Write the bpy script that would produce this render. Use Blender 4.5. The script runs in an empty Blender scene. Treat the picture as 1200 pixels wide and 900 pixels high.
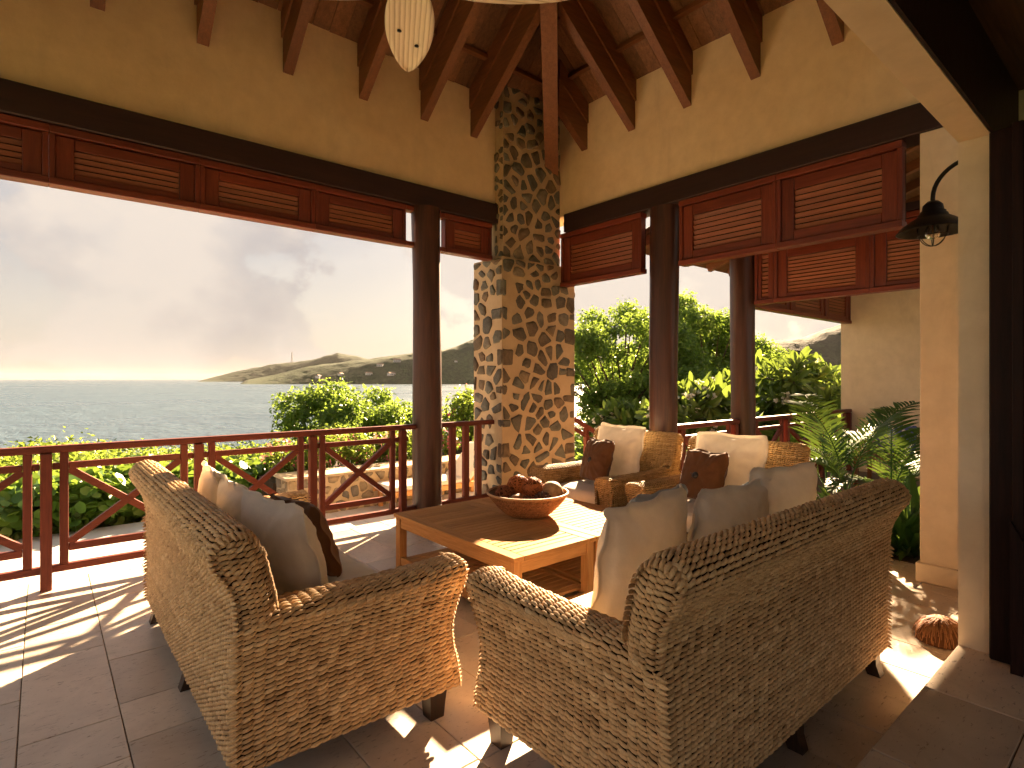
import bpy, bmesh, math, random
import numpy as np
from mathutils import Vector, Matrix, noise as mnoise
R = math.radians
scene = bpy.context.scene
col = scene.collection
rng = np.random.default_rng(7)
random.seed(7)

# ------------------------------------------------------------------ camera, sky, sun, exposure
CAM_H = 1.4
cam_data = bpy.data.cameras.new('camera')
cam = bpy.data.objects.new('camera', cam_data); col.objects.link(cam)
cam.location = (0, 0, CAM_H)
cam.rotation_euler = (R(90), 0, R(-39.97))
cam_data.sensor_width = 36; cam_data.lens = 19.74
cam_data.shift_y = -0.005
cam_data.clip_start = 0.05; cam_data.clip_end = 60000
scene.camera = cam

SUN_EL, SUN_AZ = 24.0, 34.5          # elevation; azimuth measured from +X towards +Y
sd = Vector((math.cos(R(SUN_EL))*math.cos(R(SUN_AZ)), math.cos(R(SUN_EL))*math.sin(R(SUN_AZ)), math.sin(R(SUN_EL))))
sun_data = bpy.data.lights.new('sun', 'SUN'); sun_data.energy = 3.8; sun_data.angle = R(1.0)
sun_data.color = (1.0, 0.71, 0.43)
sun = bpy.data.objects.new('sun', sun_data); col.objects.link(sun)
sun.rotation_euler = sd.to_track_quat('Z', 'Y').to_euler(); sun.location = sd*50

world = bpy.data.worlds.new('World'); scene.world = world; world.use_nodes = True
def build_world():
    nt = world.node_tree; nt.nodes.clear(); N = nt.nodes.new; L = nt.links.new
    out = N('ShaderNodeOutputWorld'); bg = N('ShaderNodeBackground'); bg.inputs['Strength'].default_value = 0.05
    sky = N('ShaderNodeTexSky'); sky.sky_type = 'NISHITA'; sky.sun_disc = False
    sky.sun_elevation = R(SUN_EL); sky.sun_rotation = R(90-SUN_AZ); sky.air_density = 1.2; sky.dust_density = 3.0; sky.ozone_density = 1.0
    tc = N('ShaderNodeTexCoord')
    sep = N('ShaderNodeSeparateXYZ'); L(tc.outputs['Generated'], sep.inputs[0])
    def math_(op, a, b=None, c=None, clamp=False):
        m = N('ShaderNodeMath'); m.operation = op; m.use_clamp = clamp
        for i, v in enumerate((a, b, c)):
            if v is None: continue
            if isinstance(v, (int, float)): m.inputs[i].default_value = v
            else: L(v, m.inputs[i])
        return m.outputs[0]
    def noise(scale, sc, detail, rough, loc=(0, 0, 0), dist=0.0):
        mp = N('ShaderNodeMapping'); mp.inputs['Scale'].default_value = sc; mp.inputs['Location'].default_value = loc
        L(tc.outputs['Generated'], mp.inputs[0])
        n = N('ShaderNodeTexNoise'); n.inputs['Scale'].default_value = scale; n.inputs['Detail'].default_value = detail
        n.inputs['Roughness'].default_value = rough; n.inputs['Distortion'].default_value = dist
        L(mp.outputs[0], n.inputs['Vector']); return n.outputs['Fac']
    def ramp(v, pts, interp='EASE'):
        r = N('ShaderNodeValToRGB'); r.color_ramp.interpolation = interp
        while len(r.color_ramp.elements) < len(pts): r.color_ramp.elements.new(0.5)
        for e, (p, c) in zip(r.color_ramp.elements, pts):
            e.position = p; e.color = (c, c, c, 1) if isinstance(c, (int, float)) else (*c, 1)
        L(v, r.inputs[0]); return r.outputs['Color']
    def mix(f, a, b, mode='MIX'):
        m = N('ShaderNodeMix'); m.data_type = 'RGBA'; m.blend_type = mode
        if isinstance(f, (int, float)): m.inputs['Factor'].default_value = f
        else: L(f, m.inputs['Factor'])
        for i, v in ((6, a), (7, b)):
            if isinstance(v, tuple): m.inputs[i].default_value = (*v, 1)
            else: L(v, m.inputs[i])
        return m.outputs[2]
    z = sep.outputs['Z']
    # thin high veil, everywhere
    veil_n = noise(1.3, (1, 1, 3.4), 7, 0.6, (3.1, 0.4, 0.2), 0.5)
    veil_f = ramp(veil_n, [(0.34, 0.0), (0.66, 1.0)])
    veil_col = mix(veil_f, (0.65, 0.60, 0.60), (0.86, 0.77, 0.715))
    low = ramp(z, [(0.0, 1.0), (0.30, 0.0)])
    veil_col2 = mix(low, veil_col, (0.94, 0.83, 0.715))
    base = mix(0.96, sky.outputs[0], veil_col2)
    # cumulus banks low over the horizon
    CL = (8.8, 0.4, 6.2)
    cn = noise(4.4, (1, 1, 1.25), 12, 0.57, CL, 0.1)
    band = ramp(z, [(0.0, 0.45), (0.04, 0.9), (0.17, 0.95), (0.40, 0.30)])
    cden = math_('ADD', cn, math_('MULTIPLY', math_('SUBTRACT', band, 0.5), 0.26))
    cmask = ramp(cden, [(0.53, 0.0), (0.585, 0.70), (0.68, 0.95)])
    sh_n = noise(4.4, (1, 1, 1.25), 12, 0.57, (CL[0]-.14, CL[1]-.10, CL[2]-.14), 0.1)   # the same cloud sampled towards the light
    lit = math_('ADD', math_('MULTIPLY', math_('SUBTRACT', cn, sh_n), 3.6), 0.80, clamp=True)
    ccol = mix(lit, (0.74, 0.665, 0.65), (1.26, 1.10, 0.95))
    ccol = mix(math_('MULTIPLY', low, 0.40), ccol, veil_col2)
    fin = mix(cmask, base, ccol)
    L(fin, bg.inputs['Color']); L(bg.outputs[0], out.inputs['Surface'])
build_world()
vs = scene.view_settings
vs.view_transform = 'Standard'; vs.look = 'None'; vs.exposure = 3.85; vs.gamma = 1.0; vs.use_curve_mapping = False
cy = scene.cycles
cy.use_denoising = True; cy.use_adaptive_sampling = True; cy.adaptive_threshold = 0.03
cy.max_bounces = 9; cy.diffuse_bounces = 6; cy.glossy_bounces = 4; cy.transmission_bounces = 6; cy.transparent_max_bounces = 8
cy.sample_clamp_indirect = 6.0; cy.caustics_reflective = False; cy.caustics_refractive = False

# ------------------------------------------------------------------ mesh helpers
class MB:
    """collects vertices and faces; build() links them as one mesh object"""
    def __init__(s): s.v = []; s.f = []
    def add(s, vs, fs):
        o = len(s.v); s.v += [tuple(p) for p in vs]; s.f += [tuple(i+o for i in f) for f in fs]; return s
    def box(s, x0, x1, y0, y1, z0, z1, bev=0.0):
        if bev <= 0:
            return s.add([(x0,y0,z0),(x1,y0,z0),(x1,y1,z0),(x0,y1,z0),(x0,y0,z1),(x1,y0,z1),(x1,y1,z1),(x0,y1,z1)],
                         [(3,2,1,0),(4,5,6,7),(0,1,5,4),(1,2,6,5),(2,3,7,6),(3,0,4,7)])
        b = min(bev, (x1-x0)*.45, (y1-y0)*.45, (z1-z0)*.45)
        vs, idx = [], {}
        X = (x0, x1); Y = (y0, y1); Z = (z0, z1); sg = (1, -1)
        for i in (0,1):
            for j in (0,1):
                for k in (0,1):
                    for ax in range(3):
                        p = [X[i]+sg[i]*b, Y[j]+sg[j]*b, Z[k]+sg[k]*b]
                        p[ax] = (X[i], Y[j], Z[k])[ax]
                        idx[i,j,k,ax] = len(vs); vs.append(p)
        g = lambda i,j,k,a: idx[i,j,k,a]
        fs = []
        for a in range(3):
            o = [q for q in range(3) if q != a]
            for s0 in (0,1):
                ring = []
                for (m,n) in ((0,0),(1,0),(1,1),(0,1)):
                    t = [0,0,0]; t[a] = s0; t[o[0]] = m; t[o[1]] = n; ring.append(g(*t, a))
                if (s0 == 1) == (a == 1): ring.reverse()
                fs.append(ring)
        for a in range(3):                      # edges along axis a
            o = [q for q in range(3) if q != a]
            for m in (0,1):
                for n in (0,1):
                    t0 = [0,0,0]; t0[o[0]] = m; t0[o[1]] = n; t1 = list(t0); t1[a] = 1
                    q = [g(*t0,o[0]), g(*t1,o[0]), g(*t1,o[1]), g(*t0,o[1])]
                    if (m == n) == (a == 1): q.reverse()
                    fs.append(q)
        for i in (0,1):
            for j in (0,1):
                for k in (0,1):
                    q = [g(i,j,k,0), g(i,j,k,1), g(i,j,k,2)]
                    if (i+j+k) % 2 == 0: q.reverse()
                    fs.append(q)
        return s.add(vs, fs)
    def prism(s, poly, axis, a0, a1):
        """poly: 2-D outline in the two other axes, extruded along axis"""
        n = len(poly); vs = []
        for a in (a0, a1):
            for (p, q) in poly:
                vs.append({'x': (a,p,q), 'y': (p,a,q), 'z': (p,q,a)}[axis])
        fs = [tuple(range(n-1,-1,-1)), tuple(range(n, 2*n))] + [(i, (i+1)%n, n+(i+1)%n, n+i) for i in range(n)]
        return s.add(vs, fs)
    def bar(s, p, q, w, h, up=(0,0,1)):
        p, q = Vector(p), Vector(q); d = (q-p).normalized(); up = Vector(up)
        a = d.cross(up)
        if a.length < 1e-4: a = d.cross(Vector((0,1,0)))
        a.normalize(); b = a.cross(d); a = a*(w/2); b = b*(h/2)
        vs = [c+e for c in (p, q) for e in (-a-b, a-b, a+b, -a+b)]
        return s.add(vs, [(0,1,2,3),(7,6,5,4),(0,4,5,1),(1,5,6,2),(2,6,7,3),(3,7,4,0)])
    def tube(s, pts, rad, n=8, cap=True):
        pts = [Vector(p) for p in pts]; m = len(pts)
        rad = [rad]*m if isinstance(rad, (int, float)) else list(rad)
        t = (pts[1]-pts[0]).normalized(); a = t.orthogonal().normalized(); vs = []
        for i, p in enumerate(pts):
            t = (pts[min(i+1, m-1)]-pts[max(i-1, 0)]).normalized()
            a = (a - t*a.dot(t)).normalized(); b = t.cross(a)
            for k in range(n):
                th = 2*math.pi*k/n; vs.append(p+(a*math.cos(th)+b*math.sin(th))*rad[i])
        fs = [(i*n+k, i*n+(k+1)%n, (i+1)*n+(k+1)%n, (i+1)*n+k) for i in range(m-1) for k in range(n)]
        if cap: fs += [tuple(range(n-1,-1,-1)), tuple(range((m-1)*n, m*n))]
        return s.add(vs, fs)
    def lathe(s, prof, n=32, c=(0,0,0)):
        m = len(prof); vs = [(c[0]+r*math.cos(2*math.pi*k/n), c[1]+r*math.sin(2*math.pi*k/n), c[2]+z) for r, z in prof for k in range(n)]
        return s.add(vs, [(i*n+k, i*n+(k+1)%n, (i+1)*n+(k+1)%n, (i+1)*n+k) for i in range(m-1) for k in range(n)])
    def mesh(s, name, mat, smooth=False):
        me = bpy.data.meshes.new(name); me.from_pydata(s.v, [], s.f); me.materials.append(mat)
        if smooth: me.polygons.foreach_set('use_smooth', [True]*len(me.polygons))
        me.update(); return me
    def build(s, name, mat, parent=None, smooth=False):
        if parent is not None and parent.get('_w'):      # vertices are in world space
            l = parent.location; s.v = [(x-l.x, y-l.y, z-l.z) for x, y, z in s.v]
        return link(name, s.mesh(name, mat, smooth), parent)
def link(name, me, parent=None, loc=None, rot=None):
    o = bpy.data.objects.new(name, me); col.objects.link(o)
    if parent is not None: o.parent = parent
    if loc is not None: o.location = loc
    if rot is not None: o.rotation_euler = rot
    return o
def mesh_np(name, verts, faces, mat, smooth=False, attrs=None):
    verts = np.ascontiguousarray(verts, dtype=np.float32); faces = np.ascontiguousarray(faces, dtype=np.int32)
    me = bpy.data.meshes.new(name); k = faces.shape[1]
    me.vertices.add(len(verts)); me.vertices.foreach_set('co', verts.ravel())
    me.loops.add(faces.size); me.loops.foreach_set('vertex_index', faces.ravel())
    me.polygons.add(len(faces)); me.polygons.foreach_set('loop_start', np.arange(0, faces.size, k, dtype=np.int32))
    me.polygons.foreach_set('loop_total', np.full(len(faces), k, dtype=np.int32))
    if smooth: me.polygons.foreach_set('use_smooth', np.ones(len(faces), dtype=bool))
    for an, av in (attrs or {}).items():
        a = me.attributes.new(an, 'FLOAT', 'POINT'); a.data.foreach_set('value', np.ascontiguousarray(av, dtype=np.float32))
    me.materials.append(mat); me.update(calc_edges=True); me.validate(); return me
def tag(o, label=None, cat=None, group=None, kind=None):
    if label: o['label'] = label
    if cat: o['category'] = cat
    if group: o['group'] = group
    if kind: o['kind'] = kind
    return o
def thing(name, label, cat, loc=(0,0,0), rz=0.0, group=None, world_coords=False):
    o = bpy.data.objects.new(name, None); col.objects.link(o); o.location = loc; o.rotation_euler = (0, 0, rz)
    o.empty_display_size = 0.1
    if world_coords: o['_w'] = 1
    return tag(o, label, cat, group)
def struct(name, mb, mat, smooth=False):
    o = mb.build(name, mat, None, smooth); o['kind'] = 'structure'; return o
def copy_tree(o, parent=None, loc=None, rz=None, label=None):
    c = o.copy(); col.objects.link(c); c.parent = parent
    if loc is not None: c.location = loc
    if rz is not None: c.rotation_euler = (0, 0, rz)
    if label: c['label'] = label
    for ch in list(o.children): copy_tree(ch, c)
    return c

# ------------------------------------------------------------------ materials
class NT:
    def __init__(s, name):
        s.m = bpy.data.materials.new(name); s.m.use_nodes = True; s.t = s.m.node_tree; s.t.nodes.clear()
        s.out = s.n('ShaderNodeOutputMaterial')
    def n(s, t, **kw):
        x = s.t.nodes.new(t)
        for k, v in kw.items(): setattr(x, k, v)
        return x
    def l(s, a, b): s.t.links.new(a, b)
    def put(s, sock, v):
        if isinstance(v, bpy.types.NodeSocket): s.l(v, sock)
        elif isinstance(v, tuple) and len(v) == 3 and sock.type == 'RGBA': sock.default_value = (*v, 1)
        else: sock.default_value = v
    def coord(s, kind='Object', scale=(1,1,1), rnd=False):
        if kind == 'World': src = s.n('ShaderNodeNewGeometry').outputs['Position']
        else: src = s.n('ShaderNodeTexCoord').outputs[kind]
        mp = s.n('ShaderNodeMapping'); mp.inputs['Scale'].default_value = scale; s.l(src, mp.inputs[0])
        if rnd:
            oi = s.n('ShaderNodeObjectInfo'); cx = s.n('ShaderNodeVectorMath', operation='SCALE')
            cx.inputs[0].default_value = (37.0, 61.0, 23.0); s.l(oi.outputs['Random'], cx.inputs['Scale'])
            s.l(cx.outputs[0], mp.inputs['Location'])
        return mp.outputs[0]
    def noise(s, vec, scale=5, detail=4, rough=0.55, dist=0.0):
        x = s.n('ShaderNodeTexNoise'); s.l(vec, x.inputs['Vector'])
        for k, v in (('Scale', scale), ('Detail', detail), ('Roughness', rough), ('Distortion', dist)): x.inputs[k].default_value = v
        return x.outputs['Fac']
    def vor(s, vec, scale, feature='F1', out='Distance'):
        x = s.n('ShaderNodeTexVoronoi', feature=feature); s.l(vec, x.inputs['Vector']); x.inputs['Scale'].default_value = scale
        return x.outputs[out]
    def ramp(s, v, pts, interp='LINEAR'):
        r = s.n('ShaderNodeValToRGB'); r.color_ramp.interpolation = interp
        while len(r.color_ramp.elements) < len(pts): r.color_ramp.elements.new(0.5)
        for e, (p, c) in zip(r.color_ramp.elements, pts):
            e.position = p; e.color = (c, c, c, 1) if isinstance(c, (int, float)) else (*c, 1)
        s.l(v, r.inputs[0]); return r.outputs['Color']
    def math(s, op, a, b=0.0, clamp=False):
        m = s.n('ShaderNodeMath', operation=op, use_clamp=clamp); s.put(m.inputs[0], a); s.put(m.inputs[1], b); return m.outputs[0]
    def mix(s, f, a, b, mode='MIX'):
        m = s.n('ShaderNodeMix', data_type='RGBA', blend_type=mode); s.put(m.inputs['Factor'], f); s.put(m.inputs[6], a); s.put(m.inputs[7], b); return m.outputs[2]
    def rand(s): return s.n('ShaderNodeObjectInfo').outputs['Random']
    def attr(s, name): return s.n('ShaderNodeAttribute', attribute_name=name).outputs['Fac']
    def bump(s, h, strength=0.3, dist=0.01, normal=None):
        b = s.n('ShaderNodeBump'); b.inputs['Strength'].default_value = strength; b.inputs['Distance'].default_value = dist
        s.l(h, b.inputs['Height'])
        if normal is not None: s.l(normal, b.inputs['Normal'])
        return b.outputs[0]
    def bsdf(s, color, rough=0.5, normal=None, spec=0.5, **kw):
        b = s.n('ShaderNodeBsdfPrincipled'); s.put(b.inputs['Base Color'], color); s.put(b.inputs['Roughness'], rough)
        s.put(b.inputs['Specular IOR Level'], spec)
        if normal is not None: s.l(normal, b.inputs['Normal'])
        for k, v in kw.items(): s.put(b.inputs[k.replace('_', ' ')], v)
        return b.outputs[0]
    def done(s, sh): s.l(sh, s.out.inputs['Surface']); return s.m

def m_wood(name, c1, c2, axis='x', rough=0.45, k=1.0, rnd=0.35, bump=0.12, spec=0.45):
    t = NT(name); sc = {'x': (0.9,14,14), 'y': (14,0.9,14), 'z': (14,14,0.9)}[axis]; sc = tuple(v*k for v in sc)
    v = t.coord('Object', sc, rnd=True)
    g = t.noise(v, 2.2, 8, 0.62, 0.6); f = t.noise(v, 9.0, 4, 0.6)
    c = t.ramp(g, [(0.28, c1), (0.72, c2)])
    c = t.mix(0.35, c, t.ramp(f, [(0.3, tuple(q*0.45 for q in c1)), (0.7, c2)]))
    br = t.math('ADD', t.math('MULTIPLY', t.rand(), rnd), 1-rnd/2)
    c = t.mix(1.0, c, br, 'MULTIPLY')
    r = t.math('ADD', t.math('MULTIPLY', f, 0.25), rough-0.12)
    return t.done(t.bsdf(c, r, t.bump(f, bump, 0.004), spec))
def m_plaster(name, c1, c2):
    t = NT(name); v = t.coord('World'); a = t.noise(v, 0.9, 5, 0.6, 0.8); b = t.noise(v, 7, 6, 0.65); d = t.noise(v, 45, 3, 0.5)
    c = t.mix(t.ramp(a, [(0.3, 0.0), (0.7, 1.0)]), c1, c2); c = t.mix(0.32, c, t.ramp(b, [(0.3, tuple(q*0.7 for q in c1)), (0.7, c2)]))
    st = t.noise(t.coord('World', (1.4, 1.4, .35)), 1.7, 6, 0.7, 0.4); c = t.mix(t.ramp(st, [(0.55, 0.0), (0.75, 0.30)]), c, tuple(q*0.55 for q in c1))
    h = t.math('ADD', t.math('MULTIPLY', b, 1.0), t.math('MULTIPLY', d, 0.25))
    return t.done(t.bsdf(c, 0.8, t.bump(h, 0.25, 0.01), 0.2))
def m_cloth(name, c, scale=420, rough=0.9, var=0.12, sheen=0.25):
    t = NT(name); v = t.coord('Object'); n = t.noise(v, 9, 4, 0.6); w = t.noise(v, scale, 2, 0.5)
    cc = t.mix(t.ramp(n, [(0.3, 0.0), (0.7, 1.0)]), tuple(q*(1-var) for q in c), tuple(min(q*(1+var*.6), 1) for q in c))
    cc = t.mix(0.25, cc, t.mix(t.ramp(w, [(0.35, 0.0), (0.65, 1.0)]), tuple(q*0.8 for q in c), c))
    h = t.math('ADD', t.math('MULTIPLY', n, 2.0), t.math('MULTIPLY', w, 0.12))
    sh = t.bsdf(cc, rough, t.bump(h, 0.35, 0.008), 0.15, Sheen_Weight=sheen)
    tr = t.n('ShaderNodeBsdfTranslucent'); t.put(tr.inputs[0], cc); ms = t.n('ShaderNodeMixShader'); ms.inputs[0].default_value = 0.30
    t.l(sh, ms.inputs[1]); t.l(tr.outputs[0], ms.inputs[2])
    return t.done(ms.outputs[0])
def m_leaf(name, c1, c2, c3=None, trans=0.55, rough=0.42, attr='tint'):
    t = NT(name); a = t.attr(attr)
    pts = [(0.0, c1), (0.75, c2)] + ([(1.0, c3)] if c3 else [])
    c = t.ramp(a, pts)
    b = t.bsdf(c, rough, None, 0.4); tr = t.n('ShaderNodeBsdfTranslucent')
    t.put(tr.inputs[0], t.mix(1.0, c, (1.0, 1.1, 0.4), 'MULTIPLY') if False else t.mix(0.55, c, (0.30, 0.41, 0.05)))
    ms = t.n('ShaderNodeMixShader'); ms.inputs[0].default_value = trans; t.l(b, ms.inputs[1]); t.l(tr.outputs[0], ms.inputs[2])
    return t.done(ms.outputs[0])
def m_flat(name, c, rough=0.5, spec=0.5, nscale=0, var=0.15, **kw):
    t = NT(name)
    if not nscale: return t.done(t.bsdf(c, rough, None, spec, **kw))
    v = t.coord('Object'); n = t.noise(v, nscale, 5, 0.6)
    cc = t.mix(n, tuple(q*(1-var) for q in c), tuple(q*(1+var) for q in c))
    return t.done(t.bsdf(cc, rough, t.bump(n, 0.2, 0.01), spec, **kw))

M = {}
for ax in 'xyz':
    M['maho_'+ax] = m_wood('mahogany_'+ax, (0.115,0.020,0.010), (0.235,0.050,0.022), ax, 0.42)
    M['slat_'+ax] = m_wood('louvre_slat_'+ax, (0.20,0.058,0.026), (0.34,0.11,0.05), ax, 0.5)
    M['rail_'+ax] = m_wood('red_stained_wood_'+ax, (0.115,0.030,0.020), (0.19,0.052,0.034), ax, 0.5, spec=0.2)
    M['rafter_'+ax] = m_wood('rafter_wood_'+ax, (0.11,0.040,0.014), (0.25,0.095,0.034), ax, 0.5)
    M['teak_'+ax] = m_wood('teak_'+ax, (0.45,0.215,0.078), (0.61,0.335,0.14), ax, 0.6, rnd=0.25, bump=0.06, spec=0.02)
M['beam_x'] = m_wood('dark_beam_x', (0.016,0.007,0.008), (0.040,0.017,0.015), 'x', 0.5)
M['beam_y'] = m_wood('dark_beam_y', (0.016,0.007,0.008), (0.040,0.017,0.015), 'y', 0.5)
M['log'] = m_wood('log_post', (0.030,0.012,0.010), (0.115,0.042,0.026), 'z', 0.42, k=0.6)
M['deck_x'] = m_wood('roof_board_x', (0.09,0.040,0.018), (0.27,0.125,0.055), 'x', 0.65, rnd=0.6)
M['deck_y'] = m_wood('roof_board_y', (0.09,0.040,0.018), (0.27,0.125,0.055), 'y', 0.65, rnd=0.6)
M['door'] = m_wood('door_wood', (0.012,0.006,0.005), (0.035,0.013,0.009), 'z', 0.5, spec=0.12)
M['leg'] = m_wood('dark_leg', (0.018,0.009,0.006), (0.05,0.022,0.012), 'z', 0.4)
M['plaster'] = m_plaster('ochre_plaster', (0.78,0.60,0.37), (0.87,0.71,0.48))
M['cream'] = m_plaster('cream_plaster', (0.76,0.62,0.43), (0.84,0.71,0.52))
M['mortar'] = m_plaster('mortar', (0.46,0.355,0.225), (0.60,0.475,0.31))
def m_stone():
    t = NT('field_stone'); v = t.coord('Object', rnd=True); n = t.noise(v, 9, 6, 0.65, 0.5); f = t.noise(v, 40, 4, 0.6)
    c = t.ramp(t.rand(), [(0.0,(0.10,0.105,0.09)), (0.25,(0.155,0.155,0.13)), (0.45,(0.12,0.105,0.08)), (0.6,(0.17,0.125,0.08)), (0.78,(0.085,0.09,0.085)), (0.9,(0.19,0.185,0.155)), (1.0,(0.22,0.165,0.10))])
    c = t.mix(1.0, c, t.ramp(n, [(0.3, 0.55), (0.7, 1.35)]), 'MULTIPLY')
    c = t.mix(t.ramp(f, [(0.55, 0.0), (0.8, 0.35)]), c, (0.3,0.23,0.13))
    h = t.math('ADD', n, t.math('MULTIPLY', f, 0.4))
    return t.done(t.bsdf(c, 0.72, t.bump(h, 0.7, 0.02), 0.35))
M['stone'] = m_stone()
def m_tile():
    t = NT('travertine'); v = t.coord('Object', rnd=True); n = t.noise(v, 3.0, 6, 0.62, 0.6); s = t.noise(t.coord('Object', (1,3,1), rnd=True), 26, 5, 0.7, 0.5); p = t.vor(v, 60)
    c = t.mix(t.ramp(n, [(.3, 0.), (.7, 1.)]), (0.50,0.41,0.325), (0.70,0.59,0.475))
    br = t.math('ADD', t.math('MULTIPLY', t.rand(), 0.30), 0.80); c = t.mix(1.0, c, br, 'MULTIPLY')
    pit = t.ramp(s, [(0.585, 0.0), (0.68, 0.85)]); c = t.mix(pit, c, (0.19,0.125,0.075))
    r = t.math('ADD', t.math('MULTIPLY', n, 0.25), 0.24)
    h = t.math('SUBTRACT', t.math('MULTIPLY', n, 0.3), pit)
    return t.done(t.bsdf(c, r, t.bump(h, 0.22, 0.004), 0.5))
M['tile'] = m_tile()
M['grout'] = m_flat('grout', (0.20,0.15,0.10), 0.9, 0.2, 30)
def m_wicker(name, pts, core=False):
    t = NT(name); a = t.attr('tint'); v = t.coord('Object'); n = t.noise(v, 14, 4, 0.6); f = t.noise(v, 130, 3, 0.6)
    c = t.ramp(a, pts); c = t.mix(1.0, c, t.ramp(n, [(0.3, 0.86), (0.7, 1.1)]), 'MULTIPLY'); c = t.mix(1.0, c, t.ramp(f, [(0.3, 0.78), (0.7, 1.12)]), 'MULTIPLY')
    return t.done(t.bsdf(c, 0.62, t.bump(f, 0.5, 0.004), 0.3))
M['wicker'] = m_wicker('seagrass', [(0.0,(0.36,0.21,0.09)), (0.3,(0.55,0.345,0.165)), (0.7,(0.66,0.44,0.225)), (1.0,(0.76,0.55,0.31))])
M['cane'] = m_wicker('golden_cane', [(0.0,(0.30,0.185,0.075)), (0.5,(0.46,0.30,0.13)), (1.0,(0.58,0.41,0.20))])
M['bowl'] = m_wicker('bowl_wicker', [(0.0,(0.14,0.055,0.02)), (0.5,(0.30,0.13,0.05)), (1.0,(0.42,0.22,0.10))])
M['core'] = m_flat('wicker_core', (0.030,0.016,0.007), 0.9, 0.1)
M['cane_core'] = m_flat('cane_core', (0.16,0.095,0.04), 0.9, 0.1)
M['linen'] = m_cloth('cream_linen', (0.80,0.735,0.63))
M['seat_linen'] = m_cloth('seat_linen', (0.80,0.74,0.645))
M['brown_cloth'] = m_cloth('brown_suede', (0.165,0.078,0.034), var=0.25)
M['blue_cloth'] = m_cloth('blue_grey_cloth', (0.42,0.45,0.49))
M['iron'] = m_flat('dark_iron', (0.018,0.014,0.012), 0.45, 0.5, 40, 0.3, Metallic=0.6)
M['glass'] = m_flat('bulb_glass', (0.95,0.93,0.88), 0.05, 0.5, Transmission_Weight=1.0, IOR=1.3)
M['black'] = m_flat('dark_button', (0.02,0.016,0.014), 0.35)
M['concrete'] = m_flat('pale_concrete', (0.58,0.57,0.55), 0.5, 0.5, 6, 0.12)

# ================================================================== THE BUILDING
WY, WX, NY, LX = 4.86, 4.70, 0.68, -1.3          # inner faces: sea wall, right wall, near wall, far-left end
BT, BB = 3.31, 3.10                               # timber ring beam top / bottom
DECK, SL = 4.48, 0.77                             # roof deck height at the walls, slope

# floor -------------------------------------------------------------
fl = MB(); fl.box(LX, WX+.3, NY+.002, WY+.22, -0.40, -0.008); fl.box(WX+.3, WX+5.1, -1.0, 3.45, -0.40, -0.0085)
floor = struct('floor', fl, M['grout'])
def tile_mesh(w, l):
    b = MB(); b.box(0, w, 0, l, -0.012, 0, 0.0022); return b.mesh('tile', M['tile'])
TW = 0.326; cache = {}
def lay_tiles(parent, x0, x1, y0, y1, z, along_y=True, seed=1, ox=0.0):
    rr = random.Random(seed); x = x0
    while x < x1-0.02:
        w = min(TW, x1-x); y = y0 - rr.random()*0.5
        while y < y1-0.01:
            l = rr.choice((0.33, 0.49, 0.49, 0.65, 0.81)); a = max(y, y0); e = min(y+l, y1)
            if e-a > 0.04:
                key = (round(w-0.004, 3), round(e-a-0.004, 3))
                if key not in cache: cache[key] = tile_mesh(*key)
                link('tile', cache[key], parent, (x+.002, a+.002, z+rr.uniform(-.0008, .0008)))
            y += l
        x += w
lay_tiles(floor, -0.722-TW, WX+.3, NY+.004, WY+.2, 0.0, seed=3)
# terrace outside the right opening
lay_tiles(floor, WX+.3, WX+2.3, NY+.004, 3.5, 0.0, seed=9)

# raised floor of the house the camera stands in
hf = MB(); hf.box(-3.2, 3.9, -3.2, NY-.004, -0.4, 0.142)
hfloor = struct('house_floor', hf, M['grout'])
xx = 0.1
rr = random.Random(5)
y0 = -1.2
cols_ = [(0.36, 0.68), (-0.02, 0.36), (-0.42, -0.02)]
for ya, yb in cols_:
    x = 0.6-rr.random()*.4
    while x < 3.9:
        l = rr.choice((0.45, 0.6, 0.6)); e = min(x+l, 3.9)
        b = MB(); b.box(0, e-x-.005, 0, yb-ya-.005, -0.012, 0, .0025)
        link('tile', b.mesh('tile', M['tile']), hfloor, (x, ya, 0.151)); x += l

# plaster walls ------------------------------------------------------
w = MB(); w.box(LX, WX+.3, WY, WY+.26, BT, DECK+.02)
struct('wall_left', w, M['plaster'])
w = MB(); w.box(WX, WX+.26, NY-.12, WY-.002, BT, DECK+.02)
struct('wall_right', w, M['plaster'])
w = MB(); w.box(LX-.25, LX, NY-.12, WY+.26, BT, DECK); struct('wall_end', w, M['plaster'])
# pillar at the end of the right wall, with its plinth
p = thing('pillar', 'cream plaster pillar with low plinth behind the hanging barn lamp', 'pillar', (WX-.02, .9, 0), world_coords=True)
b = MB(); b.box(WX-.045, WX+.30, .60, 1.165, 0, BB-.003, .006); b.build('shaft', M['cream'], p)
b = MB(); b.box(WX-.065, WX+.32, .60, 1.185, 0.0015, .135, .006); b.build('plinth', M['cream'], p)
# near wall: the opening the camera looks through (jamb at x=3.3, head at z=2.51)
near = MB()
near.box(LX-.2, 3.9, .557, .675, 2.51, DECK+.5)
near.box(3.30, 4.62, .557, .675, 0.151, 2.509)
struct('wall_near', near, M['cream'])
hl = MB(); hl.box(LX-.19, 3.89, .5445, .5565, 2.515, 2.899); hl.box(3.302, 3.89, .5445, .5565, .152, 2.514); struct('wall_shade_sheet', hl, M['door'])  # dark sheet added over the cream wall, standing in for its shade
# dim house interior behind the camera
hi = MB(); hi.box(3.9, 4.0, -3.2, .555, .15, 2.9); hi.box(.9, 3.9, -3.3, -3.2, .15, 2.9)
struct('wall_house', hi, M['cream'])
hc = MB(); hc.box(-1.5, 4.0, -3.2, .555, 2.9, 3.0); struct('ceiling_house', hc, M['deck_x'])
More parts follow.
